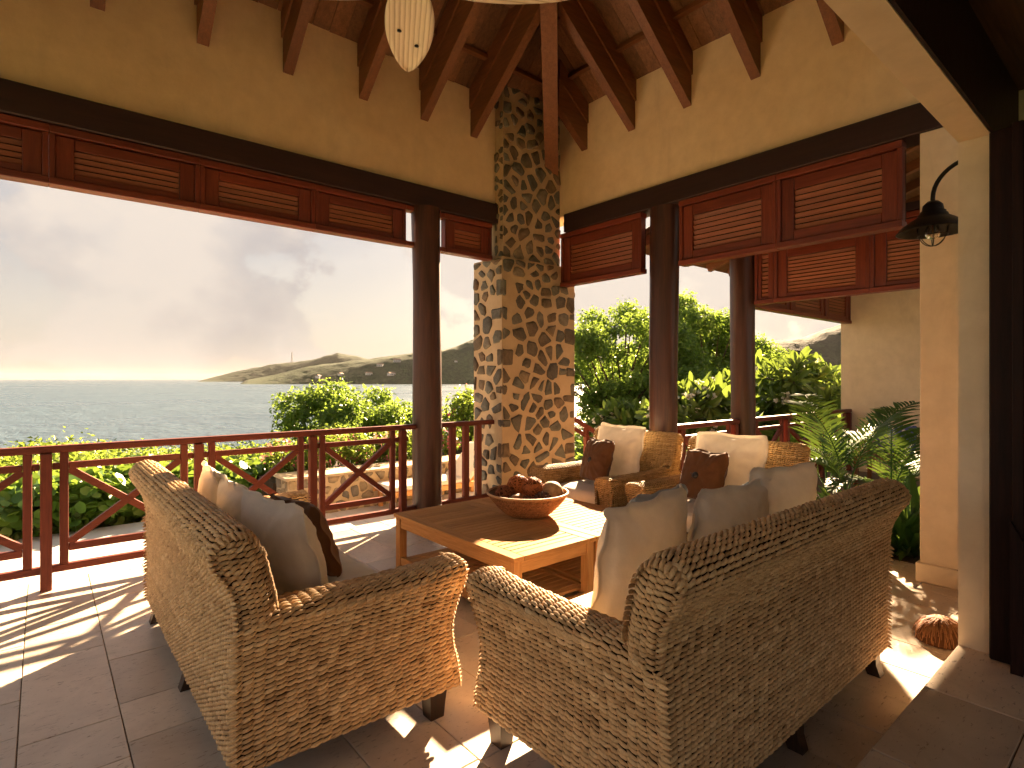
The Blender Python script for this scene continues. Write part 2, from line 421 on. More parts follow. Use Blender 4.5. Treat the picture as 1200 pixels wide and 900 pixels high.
# dark folding door stacked against the jamb
d = thing('folding_door', 'dark stained timber folding door stacked against the jamb', 'door', (3.2, .5, .151), world_coords=True)
b = MB(); b.box(3.235, 3.30, .470, .552, .152, 2.50, .006); b.build('jamb_lining', M['door'], d)
b = MB(); b.box(3.16, 3.30, .425, .465, .158, 2.49, .004); b.build('door_leaf', M['door'], d)
b = MB(); b.box(3.15, 3.29, .375, .419, .158, 2.49, .004); b.build('door_leaf', M['door'], d)
b = MB(); b.box(3.12, 3.28, .325, .369, .158, 2.49, .004); b.build('door_leaf', M['door'], d)
b = MB(); b.prism([(.4235,.16),(.4645,.16),(.4645,.80),(.4235,.72)], 'x', 3.125, 3.158); b.build('lock_rail', M['door'], d)

# ring beams ---------------------------------------------------------
def beam(label, bx):
    t = thing('timber_beam', label, 'beam', (bx[0], bx[2], bx[4]), group='ring beams', world_coords=True)
    b = MB(); b.box(*bx, .008); b.build('beam_body', M['beam_x' if bx[1]-bx[0] > bx[3]-bx[2] else 'beam_y'], t); return t
beam('dark timber ring beam along the sea-facing wall', (LX, 3.86, WY-.05, WY+.2, BB, BT+.002))
beam('dark timber ring beam above the openings facing the frangipani garden', (WX-.05, WX+.2, .70, 4.62, BB, BT+.002))

# log posts ----------------------------------------------------------
def log_post(label, x, y, r, h, seed):
    t = thing('log_post', label, 'post', (x, y, 0), group='round timber posts')
    n, m = 20, 26; vs = []
    for i in range(m):
        z = h*i/(m-1)
        for k in range(n):
            a = 2*math.pi*k/n
            q = mnoise.noise(Vector((math.cos(a)*1.2+seed, math.sin(a)*1.2, z*.8)))*.016 + mnoise.noise(Vector((math.cos(a)*4+seed, math.sin(a)*4, z*2)))*.004
            rad = r*(1.04-.06*z/h)+q
            vs.append((rad*math.cos(a)+.012*math.sin(z*1.1+seed), rad*math.sin(a)+.01*math.cos(z*.9+seed), z))
    b = MB(); b.add(vs, [(i*n+k, i*n+(k+1)%n, (i+1)*n+(k+1)%n, (i+1)*n+k) for i in range(m-1) for k in range(n)]); b.build('trunk_shaft', M['log'], t, True)
    b = MB(); b.lathe([(.001,.30),(.012,.30),(.012,.32),(.001,.32)], 8); 
    return t
log_post('dark round log post standing in the sea-side railing left of the stone chimney', 2.96, 4.87, .145, 3.1, 1.0)
log_post('dark round log post behind the armchairs, right of the stone chimney', 4.74, 3.30, .137, 3.1, 5.0)
log_post('reddish round log post farther out, at the corner of the garden railing', 6.29, 3.30, .135, 2.9, 9.0)

# stone chimney ------------------------------------------------------
def voronoi(w, h, gap, dmin, seed, pad=0.0):
    r = random.Random(seed); pts = []
    for it_ in range(7000):
        p = (r.uniform(-pad, w+pad), r.uniform(0, h)); s = dmin*(1.30-.70*min(1, it_/3500)*r.random()-.12*min(1, it_/3500))
        if all((p[0]-q[0])**2*(1 if (i_ % 3) else .6)+(p[1]-q[1])**2*(.85 if (i_ % 2) else 1.2) > s*s for i_, q in enumerate(pts)): pts.append(p)
    cells = []
    for i, p in enumerate(pts):
        poly = [(0,0),(w,0),(w,h),(0,h)]
        for j, q in enumerate(pts):
            if i == j: continue
            dx, dy = q[0]-p[0], q[1]-p[1]; D = math.hypot(dx, dy)
            if D > dmin*3.2: continue
            nx, ny = dx/D, dy/D; c = nx*(p[0]+q[0])/2+ny*(p[1]+q[1])/2 - gap*(.25+.55*random.Random(min(i,j)*999+max(i,j)).random())
            out = []
            for k in range(len(poly)):
                a, b2 = poly[k], poly[(k+1) % len(poly)]; da = nx*a[0]+ny*a[1]-c; db = nx*b2[0]+ny*b2[1]-c
                if da <= 0: out.append(a)
                if da*db < 0: f = da/(da-db); out.append((a[0]+f*(b2[0]-a[0]), a[1]+f*(b2[1]-a[1])))
            poly = out
            if len(poly) < 3: break
        if len(poly) >= 3: cells.append(poly)
    return cells
def stone_mesh(poly, rr, depth):
    """an uneven stone: rounded outline, chamfered edge, bumpy top, in the (u, v) plane, +w outwards"""
    cx = sum(p[0] for p in poly)/len(poly); cy_ = sum(p[1] for p in poly)/len(poly)
    q = []
    for k in range(len(poly)):
        a, b = poly[k], poly[(k+1) % len(poly)]
        f = rr.uniform(.07, .25)
        if math.hypot(a[0]-b[0], a[1]-b[1]) < .012: q.append(((a[0]+b[0])/2, (a[1]+b[1])/2)); continue
        q.append((a[0]+(b[0]-a[0])*f, a[1]+(b[1]-a[1])*f)); q.append((b[0]+(a[0]-b[0])*f, b[1]+(a[1]-b[1])*f))
    q = [(x+rr.uniform(-.008,.008), y+rr.uniform(-.008,.008)) for x, y in q]
    n = len(q); vs = []; tx, ty = rr.uniform(-.09,.09), rr.uniform(-.09,.09)
    for sc, d in ((1.03, -.02), (1.0, depth*.35), (.90, depth*.85), (.60, depth*1.05)):
        for (x, y) in q:
            u, v = (x-cx)*sc, (y-cy_)*sc
            vs.append((u, v, d+(u*tx+v*ty if d > 0 else 0)+(rr.uniform(-.004,.004) if d > depth*.5 else 0)))
    vs.append((0, 0, depth*1.05+rr.uniform(-.003,.004)))
    fs = [(i*n+k, i*n+(k+1)%n, (i+1)*n+(k+1)%n, (i+1)*n+k) for i in range(3) for k in range(n)] + [(3*n+k, 3*n+(k+1)%n, 4*n) for k in range(n)]
    b = MB(); b.add(vs, fs); return b.mesh('stone', M['stone'], True), cx, cy_
def stone_face(parent, org, ud, vd, w, h, gap, dmin, seed, keep=None):
    """lay stones over a rectangle; org world corner, ud / vd unit vectors"""
    ud, vd = Vector(ud), Vector(vd); nd = ud.cross(vd); rr = random.Random(seed)
    mat = Matrix((ud, vd, nd)).transposed().to_4x4(); k = 0
    for poly in voronoi(w, h, gap, dmin, seed):
        a = 0
        for i in range(len(poly)): a += poly[i][0]*poly[(i+1)%len(poly)][1]-poly[(i+1)%len(poly)][0]*poly[i][1]
        if abs(a)/2 < .0016: continue
        me, cx, cy_ = stone_mesh(poly, rr, rr.uniform(.010, .026))
        if keep and not keep(cx, cy_): continue
        o = link('stone', me, parent); m = mat.copy(); m.translation = Vector(org)+ud*cx+vd*cy_ - parent.location
        o.matrix_local = m; k += 1
    return k
ch = thing('stone_chimney', 'tall corner chimney of dark field stones set in ochre mortar', 'chimney', (4.3, 4.9, 0), world_coords=True)
CX0, CX1, CY0, CY1 = 3.79, 4.91, 4.69, 5.20
b = MB(); b.box(CX0, CX1, CY0, CY1, -.3, 2.72); b.box(3.835, 4.698, 4.725, WY+.25, 2.72, DECK+.3)
b.build('mortar_core', M['mortar'], ch)
# quoins that wrap the two front corners
qr = random.Random(77); QL, QR_ = [], []
for lst, cx_, sx in ((QL, CX0, 1), (QR_, CX1, -1)):
    z = .06
    while z < 2.6:
        h_ = qr.uniform(.10, .22); ax, ay = (qr.uniform(.07, .13), qr.uniform(.10, .20)) if qr.random() < .5 else (qr.uniform(.12, .21), qr.uniform(.06, .12))
        b = MB(); x0_, x1_ = sorted((cx_-sx*.014, cx_+sx*ax)); b.box(x0_, x1_, CY0-.014, CY0+ay, z, z+h_, .03)
        cxm, cym, czm = (x0_+x1_)/2, CY0+ay/2, z+h_/2
        b.v = [(p[0]+qr.uniform(-.008, .008), p[1]+qr.uniform(-.008, .008), p[2]+qr.uniform(-.012, .012)) for p in b.v]
        b.build('stone', M['stone'], ch); lst.append((z-.03, z+h_+.03, ax+.035, ay+.035)); z += h_+qr.uniform(.06, .30)
def hit(lst, d_, v_, k_): return any(q[0]-.02 < v_ < q[1]+.02 and d_ < q[k_]+.01 for q in lst)
QK11 = lambda u_, v_: not hit(QL, u_, v_, 2) and not hit(QR_, CX1-CX0-u_, v_, 2)
QK12 = lambda u_, v_: not hit(QL, CY1-CY0-u_, v_, 3)
QK13 = lambda u_, v_: not hit(QR_, u_, v_, 3)
stone_face(ch, (CX0+.012, CY0, .0), (1,0,0), (0,0,1), CX1-CX0-.024, 2.70, .046, .210, 11, keep=QK11)
stone_face(ch, (CX0, CY1-.02, .0), (0,-1,0), (0,0,1), CY1-CY0-.03, 2.70, .046, .210, 12, keep=QK12)
stone_face(ch, (CX1, CY0+.012, .0), (0,1,0), (0,0,1), CY1-CY0-.03, 2.45, .046, .210, 13, keep=QK13)
stone_face(ch, (3.842, 4.725, 2.725), (1,0,0), (0,0,1), .845, 1.9, .046, .200, 14)
stone_face(ch, (3.835, 4.855, 2.735), (0,-1,0), (0,0,1), .125, 1.7, .050, .150, 15)

# louvred panels hung under the beams ---------------------------------
def louvre(label, group, axis, a0, a1, plane, z0, z1, zo0, zo1, ns, tone=''):
    """a framed louvre panel from a0 to a1 along an axis; plane = inner face"""
    Lh = a1-a0
    if axis == 'x': t = thing('louvre_panel', label, 'louvre panel', (a0, plane, z0), 0.0, group); A = 'x'
    else: t = thing('louvre_panel', label, 'louvre panel', (plane, a1, z0), R(-90), group); A = 'x'
    H = z1-z0; o0, o1 = zo0-z0, zo1-z0
    mx, mz = M['maho_x'], M['maho_z']
    def part(name, m, *bx):
        q = MB(); q.box(*bx, .004); return q.build(name, m, t)
    part('top_rail', mx, 0, Lh, -.03, .07, H-.055, H-.003)
    part('bottom_rail', mx, 0, Lh, -.035, .075, 0, .048)
    part('stile', mz, .0003, .034, -.022, .046, .0485, H-.0555)
    part('stile', mz, Lh-.034, Lh-.0003, -.022, .046, .0485, H-.0555)
    # inner leaf: two stiles and two rails round the opening, with a bead
    s = .0345; e = Lh-.0345; sw = min(.10, Lh*.16)
    part('leaf_stile', mz, s, s+sw, -.004, .045, .055, H-.062); part('leaf_stile', mz, e-sw, e, -.004, .045, .055, H-.062)
    part('leaf_rail', mx, s+sw+.001, e-sw-.001, -.001, .043, .055, o0); part('leaf_rail', mx, s+sw+.001, e-sw-.001, -.001, .043, o1, H-.062)
    x0, x1 = s+sw+.001, e-sw-.001
    pitch = (o1-o0)/ns; q = MB(); part('backing', M['door'], .0002, Lh-.0002, .0465, .058, .0485, H-.0555); ang = R(-27); hw = pitch*.405  # backing: dark board added to block the sky and darken the slat gaps
    c, sn = math.cos(ang), math.sin(ang)
    pr = [(-hw*sn-.004*c, -hw*c+.004*sn), (hw*sn-.004*c, hw*c+.004*sn), (hw*sn+.004*c, hw*c-.004*sn), (-hw*sn+.004*c, -hw*c-.004*sn)]
    q.prism([(yy+.020, zz) for yy, zz in pr], 'x', x0, x1); me = q.mesh('slat', M['slat_x'])
    for i in range(ns): link('slat', me, t, (0, 0, o0+pitch*(i+.5)))
    return t
lx = [-1.299, -.859, .038, .936, 1.829, 2.722]
names = ['louvre panel at the far left end of the sea wall', 'louvre panel cut by the left edge of the photo above the sea',
         'first full louvre panel from the left above the sea view', 'second full louvre panel from the left above the sea view', 'third full louvre panel above the sea, left of the log post']
for i in range(5):
    louvre('mahogany '+names[i], 'louvre panels over the sea opening', 'x', lx[i]+.0001, lx[i+1]-.0001, WY+.01, 2.70, BB, 2.80, 2.965, 4)
louvre('short mahogany louvre panel between the log post and the chimney', 'louvre panels over the sea opening', 'x', 3.17, 3.80-.02, WY+.01, 2.70, BB, 2.80, 2.965, 4)
# thin rails bridging the gaps beside the post
g = thing('panel_rail', 'thin mahogany rails joining the sea louvre panels to the log post', 'rail', (2.73, WY, 2.7), world_coords=True)
for (xa, xb) in ((2.7225, 2.83), (3.09, 3.1695)):
    b = MB(); b.box(xa, xb, WY-.02, WY+.08, 2.703, 2.745, .003); b.build('bottom_rail', M['maho_x'], g)
    b = MB(); b.box(xa, xb, WY-.015, WY+.078, 3.048, 3.096, .003); b.build('top_rail', M['maho_x'], g)
gr = 'louvre panels over the right openings'
louvre('mahogany louvre panel between the stone chimney and the log post', gr, 'y', 3.53, 4.686, WX-.005, 2.48, BB, 2.61, 2.94, 7)
louvre('mahogany louvre panel just right of the log post, above the frangipani', gr, 'y', 2.165, 3.09, WX-.005, 2.48, BB, 2.61, 2.94, 7)
louvre('mahogany louvre panel beside the black barn lamp', gr, 'y', 1.27, 2.163, WX-.005, 2.48, BB, 2.61, 2.94, 7)
gr2 = 'lower louvre panels of the outer bay'
louvre('narrow lower louvre panel next to the outer log post', gr2, 'y', 2.93, 3.15, 6.29, 2.25, 2.98, 2.33, 2.86, 11)
louvre('wide lower louvre panel of the outer bay in the middle', gr2, 'y', 1.98, 2.928, 6.29, 2.25, 2.98, 2.35, 2.74, 10)
louvre('lower louvre panel of the outer bay running behind the cream pillar', gr2, 'y', 1.03, 1.978, 6.29, 2.25, 2.98, 2.35, 2.74, 10)
gr3 = 'far louvre panels under the bay eave'
for i, (xa, xb) in enumerate(((6.45, 7.55), (7.552, 8.65), (8.652, 9.565))):
    louvre(('near', 'middle', 'far')[i]+' dark louvre panel of the row above the garden railing', gr3, 'x', xa, xb, 3.30, 2.25, 2.95, 2.36, 2.76, 9)

# outer bay: end wall, roof --------------------------------------------
w = MB(); w.box(9.57, 9.8, -1.0, 3.42, -.02, 3.4); struct('wall_bay_end', w, M['cream'])
w = MB(); w.box(6.25, 6.45, -1, 3.36, 2.981, 3.06); struct('beam_bay', w, M['beam_y'])
w = MB(); w.box(6.452, 9.56, 3.22, 3.42, 2.952, 3.05); struct('lintel_bay', w, M['beam_x'])
rf = thing('bay_roof', 'low tiled verandah roof over the outer bay with exposed rafters', 'roof', (7.2, 3.2, 2.9), world_coords=True)
b = MB(); e0, e1, s2 = 4.02, -1.0, .42
def bz(y): return 2.80+(4.02-y)*s2*0.72
b.add([(4.97,e0,bz(e0)+.05),(10.0,e0,bz(e0)+.05),(10.0,e1,bz(e1)+.05),(4.97,e1,bz(e1)+.05),(4.97,e0,bz(e0)+.085),(10.0,e0,bz(e0)+.085),(10.0,e1,bz(e1)+.085),(4.97,e1,bz(e1)+.085)],
      [(3,2,1,0),(4,5,6,7),(0,1,5,4),(1,2,6,5),(2,3,7,6),(3,0,4,7)]); b.build('boarding', M['deck_x'], rf)
for i in range(10):
    x = 5.05+i*.52; b = MB(); b.bar((x, 3.93, bz(3.93)+.0), (x, e1, bz(e1)+.0), .07, .095); b.build('rafter', M['rafter_y'], rf)
tm = m_flat('clay_tile', (0.16,0.12,0.09), 0.85, 0.2, 12, 0.3)
n_t = 26
qv = [((.095)*math.cos(a)*1.0, .055*math.sin(a)) for a in [math.pi*k/6 for k in range(7)]]
q = MB(); vs = []
for (yy, zz) in ((0, 0), (-.9, .9*s2*.72)):
    for sc in (1.0, .82):
        for (u, v) in qv: vs.append((u*sc, yy, v*sc+zz))
n7 = 7; fs = [(i, i+1, 14+i+1, 14+i) for i in range(6)] + [(7+i+1, 7+i, 21+i, 21+i+1) for i in range(6)] + [(i+1, i, 7+i, 7+i+1) for i in range(6)]
q.add(vs, fs); tme = q.mesh('roof_tile', tm, True)
for i in range(n_t): link('roof_tile', tme, rf, (5.06+i*.19-7.2, 4.07-3.2, bz(4.07)+.09-2.9))

# main roof -------------------------------------------------------------
roof = bpy.data.objects.new('roof', None); col.objects.link(roof); roof['kind'] = 'structure'; roof['_w'] = 1
RIDGE = (WY-NY)/2
def zd(t): return DECK+SL*t
def slope_board(a0, a1, side, tmax0, tmax1, t0=-.75, dz=0.0, th=.03):
    """a board running up the slope between a0 and a1 along the eave"""
    def P(a, t, up):
        z = zd(t)+up+dz
        return (a, WY-t, z) if side == 'L' else (WX-t, a, z)
    pts = [(a0, t0), (a1, t0), (a1, tmax1), (a0, tmax0)]
    vs = [P(a, t, 0) for a, t in pts]+[P(a, t, th) for a, t in pts]
    b = MB(); b.add(vs, [(3,2,1,0),(4,5,6,7),(0,1,5,4),(1,2,6,5),(2,3,7,6),(3,0,4,7)])
    return b.build('board', M['deck_y' if side == 'L' else 'deck_x'], roof)
rr = random.Random(21)
x = -1.3
while x < 5.3:
    wd = .148; x1 = x+wd
    m0 = min(WX-x, RIDGE, x-LX); m1 = min(WX-x1, RIDGE, x1-LX)
    if m1 > -.7 and m0 > -.7: slope_board(x+.002, x1-.002, 'L', m0, m1, dz=rr.uniform(0, .006))
    x = x1
y = .2
while y < 5.5:
    y1 = y+.148
    m0 = min(WY-y, max(y-NY, -.7), RIDGE); m1 = min(WY-y1, max(y1-NY, -.7), RIDGE)
    if m1 > -.7 and m0 > -.7: slope_board(y+.002, y1-.002, 'R', m0, m1, dz=rr.uniform(0, .006))
    y = y1
# covering above the boards keeps the light out; the near slope and the far end
cov = MB(); u = .05
rx = WX-RIDGE; ry = NY+RIDGE; zr = zd(RIDGE)+u; ze = zd(-.75)+u; lx0 = LX+RIDGE; zl = zd(-.2)+u
A_, B_, C_, D_ = (LX-.2, NY-.75, zl), (WX+.75, NY-.75, ze), (WX+.75, WY+.75, ze), (LX-.2, WY+.75, zl)
E_, F_ = (lx0, ry, zr), (rx, ry, zr)
cov.add([A_,B_,C_,D_,E_,F_], [(0,1,5,4),(1,2,5),(2,3,4,5),(3,0,4)])
cov.build('covering', tm, roof)
# rafters: deep lower member and wider upper member
def rafter(a, side, tend):
    for (wd, lo, hi) in ((.085, -.50, -.215), (.118, -.213, -.002)):
        b = MB(); t0, t1 = -.02, tend
        def P(da, t, up):
            return (a+da, WY-t, zd(t)+up) if side == 'L' else (WX-t, a+da, zd(t)+up)
        vs = [P(da, t, up) for t in (t0, t1) for (da, up) in ((-wd/2, lo), (wd/2, lo), (wd/2, hi), (-wd/2, hi))]
        b.add(vs, [(3,2,1,0),(4,5,6,7),(0,1,5,4),(1,2,6,5),(2,3,7,6),(3,0,4,7)])
        b.build('rafter', M['rafter_y' if side == 'L' else 'rafter_x'], roof)
for a in (3.54, 2.93, 2.28, 1.60, .956, .30, -.35): rafter(a, 'L', min(WX-a-.08, a-LX-.06, RIDGE-.05))
for a in (4.33, 3.67, 3.015, 2.35, 1.70): rafter(a, 'R', min(WY-a-.08, a-NY-.06, RIDGE-.05))
# hip rafter
b = MB(); s = math.sqrt(.5); hw = .075
def HP(t, side, up): return (WX-t+side*hw*s, WY-t-side*hw*s, zd(t)+up)
ve = [HP(t, sd_, up) for t in (.10, RIDGE) for (sd_, up) in ((-1,-.78),(1,-.78),(1,-.03),(-1,-.03))]
b.add(ve, [(3,2,1,0),(4,5,6,7),(0,1,5,4),(1,2,6,5),(2,3,7,6),(3,0,4,7)]); b.build('hip_rafter', M['rafter_z'], roof)
# ridge and battens under the boards, running along the eave
b = MB(); b.box(lx0, rx, ry-.06, ry+.06, zr-.42, zr-.10); b.build('ridge_beam', M['rafter_x'], roof)
for t in (.30, .72, 1.14, 1.56, 1.95):
    b = MB(); b.box(LX+t+.02, WX-t-.05, WY-t-.03, WY-t+.03, zd(t)-.052, zd(t)-.012); b.build('batten', M['rafter_x'], roof)
    b = MB(); b.box(WX-t-.03, WX-t+.03, NY+t+.05, WY-t-.05, zd(t)-.052, zd(t)-.012); b.build('batten', M['rafter_y'], roof)

# railings ----------------------------------------------------------------
def part(t, name, m, *bx, bev=.004):
    q = MB(); q.box(*bx, bev); return q.build(name, m, t)
def x_brace(t, axis, a0, a1, fix, z0, z1, wd=.045):
    for k, (p, q) in enumerate((((a0, z0), (a1, z1)), ((a0, z1), (a1, z0)))):
        b = MB(); off = .003*(1 if k else -1)
        b.bar((p[0], fix+off, p[1]), (q[0], fix+off, q[1]), .036+.004*k, wd, up=(0,0,1)); b.build('brace', M['rail_x'], t)
rl = thing('railing', 'red-brown timber railing with crossed braces along the sea side', 'railing', (1.0, WY, 0), world_coords=True)
def run(t, x0, x1, y):
    part(t, 'cap_rail', M['rail_x'], x0, x1, y-.038, y+.038, .905, .953, bev=.008)
    part(t, 'bottom_rail', M['rail_x'], x0, x1, y-.022, y+.028, .105, .152)
run(rl, LX, 2.825, WY); run(rl, 3.095, 3.845, WY)
posts = [-.866, .024, .923, 1.799, 2.671]
for i, a in enumerate(posts):
    part(rl, 'post', M['rail_z'], a-.031, a+.031, WY-.062, WY-.002, 0, .904)
    for s_ in (-1, 1):
        if i == 4 and s_ == 1: continue
        part(rl, 'baluster', M['rail_z'], a+s_*.094-.024, a+s_*.094+.024, WY-.022, WY+.022, .1525, .904)
    if i < 4:
        x0, x1 = a+.12, posts[i+1]-.12
        part(rl, 'rail', M['rail_x'], a-.069, posts[i+1]-.07, WY-.020, WY+.024, .792, .836) if False else None
        part(rl, 'rail', M['rail_x'], x0-.001, x1+.001, WY-.018, WY+.020, .792, .836)
        part(rl, 'rail', M['rail_x'], x0-.001, x1+.001, WY-.018, WY+.020, .236, .284)
        part(rl, 'rail', M['rail_x'], x1+.05, x1+.088, WY-.016, WY+.018, .792, .836); part(rl, 'rail', M['rail_x'], x1+.152, x1+.19, WY-.016, WY+.018, .792, .836)
        x_brace(rl, 'x', x0, x1, WY, .29, .79)
for a in (3.265, 3.435, 3.60): part(rl, 'baluster', M['rail_z'], a-.033, a+.033, WY-.024, WY+.026, .1525, .904)
rl2 = thing('railing', 'timber railing with crossed braces between terrace and frangipani garden', 'railing', (7.2, 3.3, 0), world_coords=True)
for (x0, x1) in ((4.88, 6.15), (6.43, 9.56)):
    part(rl2, 'cap_rail', M['rail_x'], x0, x1, 3.26, 3.34, .885, .935, bev=.008)
    part(rl2, 'bottom_rail', M['rail_x'], x0, x1, 3.28, 3.32, .12, .17)
ps = [4.98, 6.05, 6.52, 7.36, 8.45, 9.46]
for i, a in enumerate(ps):
    part(rl2, 'post', M['rail_z'], a-.033, a+.033, 3.24, 3.30, 0, .884)
    for s_ in (-1, 1): part(rl2, 'baluster', M['rail_z'], a+s_*.085-.022, a+s_*.085+.022, 3.28, 3.32, .1705, .884)
    if i in (0, 2, 3, 4):
        x0, x1 = a+.108, ps[i+1]-.108
        part(rl2, 'rail', M['rail_x'], x0, x1, 3.282, 3.318, .775, .815)
        part(rl2, 'rail', M['rail_x'], x0, x1, 3.282, 3.318, .26, .30)
        x_brace(rl2, 'x', x0, x1, 3.30, .305, .77)
# sloping stair handrail right of the chimney
sr = thing('stair_railing', 'sloping red-brown handrail going down beside the stone chimney', 'railing', (5.2, 4.5, 0), world_coords=True)
b = MB(); b.bar((4.94, 4.72, .915), (6.0, 4.10, .15), .06, .05); b.build('cap_rail', M['rail_x'], sr)
b = MB(); b.bar((4.94, 4.72, .80), (6.0, 4.10, .035), .04, .045); b.build('rail', M['rail_x'], sr)
for f in (.12, .5, .9):
    px, py, pz = 4.94+1.06*f, 4.72-.62*f, .915-.765*f
    part(sr, 'baluster', M['rail_z'], px-.025, px+.025, py-.025, py+.025, -.35, pz-.02)

# ================================================================== WICKER FURNITURE
def grain_template(rings=5, n=6):
    """one visible strand of a twined row: x along the row, y across rows, z out; unit box about 1 x 1 x 1"""
    vs, fs = [], []
    for i in range(rings):
        t = -1+2*i/(rings-1); r = .25+.75*math.sqrt(max(0, 1-t*t))
        for k in range(n):
            a = 2*math.pi*k/n
            vs.append((t*.66, .55*r*math.cos(a)*.92+t*.42, (1-t*t)*.75-.25+.5*r*math.sin(a)))
    for i in range(rings-1):
        for k in range(n): fs.append((i*n+k, i*n+(k+1)%n, (i+1)*n+(k+1)%n, (i+1)*n+k))
    return np.array(vs), np.array(fs)
GV, GF = grain_template()
class Weave:
    def __init__(s, amp=.009, seed=1): s.v = []; s.f = []; s.t = []; s.n = 0; s.amp = amp; s.core = MB(); s.r = np.random.default_rng(seed)
    def patch(s, P, inside=(0, 0, 0), closed=False, slant=1.0, core=True):
        """P: (rows, cols, 3) grid of strand centres; a grain per grid node"""
        P = np.asarray(P, float); Rn, Cn = P.shape[:2]
        if closed: T = np.roll(P, -1, 1)-np.roll(P, 1, 1); T /= 2
        else: T = np.gradient(P, axis=1)
        B = np.gradient(P, axis=0)
        N = np.cross(T, B); N /= np.linalg.norm(N, axis=2, keepdims=True)+1e-9
        if (N*(P-np.array(inside))).sum() < 0: N = -N
        lb = np.linalg.norm(B, axis=2, keepdims=True); Bn = np.cross(N, T); Bn /= np.linalg.norm(Bn, axis=2, keepdims=True)+1e-9
        if core:
            Q = P-N*s.amp*.70; fs = []
            for i in range(Rn-1):
                for j in range(Cn if closed else Cn-1): fs.append((i*Cn+j, i*Cn+(j+1)%Cn, (i+1)*Cn+(j+1)%Cn, (i+1)*Cn+j))
            s.core.add(Q.reshape(-1, 3).tolist(), fs)
        P, T, Bn, N, lb = (a.reshape(-1, a.shape[-1]) for a in (P, T, Bn, N, lb)); k = len(P)
        j = s.r.normal(0, 1, (k, 6)); row = np.repeat(s.r.normal(0, 1, Rn), Cn)
        P = P+Bn*lb*(j[:, :1]*.035)+N*s.amp*(j[:, 1:2]*.06)+T*(j[:, 5:6]*.025)
        gx = GV[None, :, 0:1]*(1+.05*j[:, 2:3, None]); gy = GV[None, :, 1:2]*(1+.07*j[:, 3:4, None]); gz = GV[None, :, 2:3]*(1+.10*j[:, 4:5, None])
        sl = (GV[None, :, 0:1]/.66)*.42
        gy = (gy-sl)*.90+sl*slant*.72*(1+.12*j[:, 0:1, None])
        V = P[:, None, :]+T[:, None, :]*gx+Bn[:, None, :]*lb[:, None, :]*gy+N[:, None, :]*s.amp*gz
        tn = np.clip(.5+.14*j[:, 3]+.10*row+.04*j[:, 1], 0, 1)
        s.v.append(V.reshape(-1, 3)); s.f.append((GF[None]+(np.arange(k)*len(GV))[:, None, None]).reshape(-1, 4)+s.n); s.t.append(np.repeat(tn, len(GV)))
        s.n += k*len(GV)
    def build(s, name, mat, core_mat, parent, core_name='woven_shell'):
        me = mesh_np(name, np.concatenate(s.v), np.concatenate(s.f), mat, True, {'tint': np.concatenate(s.t)})
        o = link(name, me, parent); o['kind'] = 'stuff'
        s.core.build(core_name, core_mat, parent, True); return o
def resample(pts, step):
    p = np.asarray(pts, float); d = np.r_[0, np.cumsum(np.linalg.norm(np.diff(p, axis=0), axis=1))]
    n = max(2, int(round(d[-1]/step))+1); q = np.linspace(0, d[-1], n)
    return np.stack([np.interp(q, d, p[:, k]) for k in range(p.shape[1])], 1)
def smooth_poly(pts, it=3):
    p = np.asarray(pts, float)
    for _ in range(it):
        q = np.empty((2*(len(p)-1)+2, p.shape[1])); q[0] = p[0]; q[-1] = p[-1]
        q[1:-1:2] = p[:-1]*.75+p[1:]*.25; q[2:-1:2] = p[:-1]*.25+p[1:]*.75; p = q
    return p
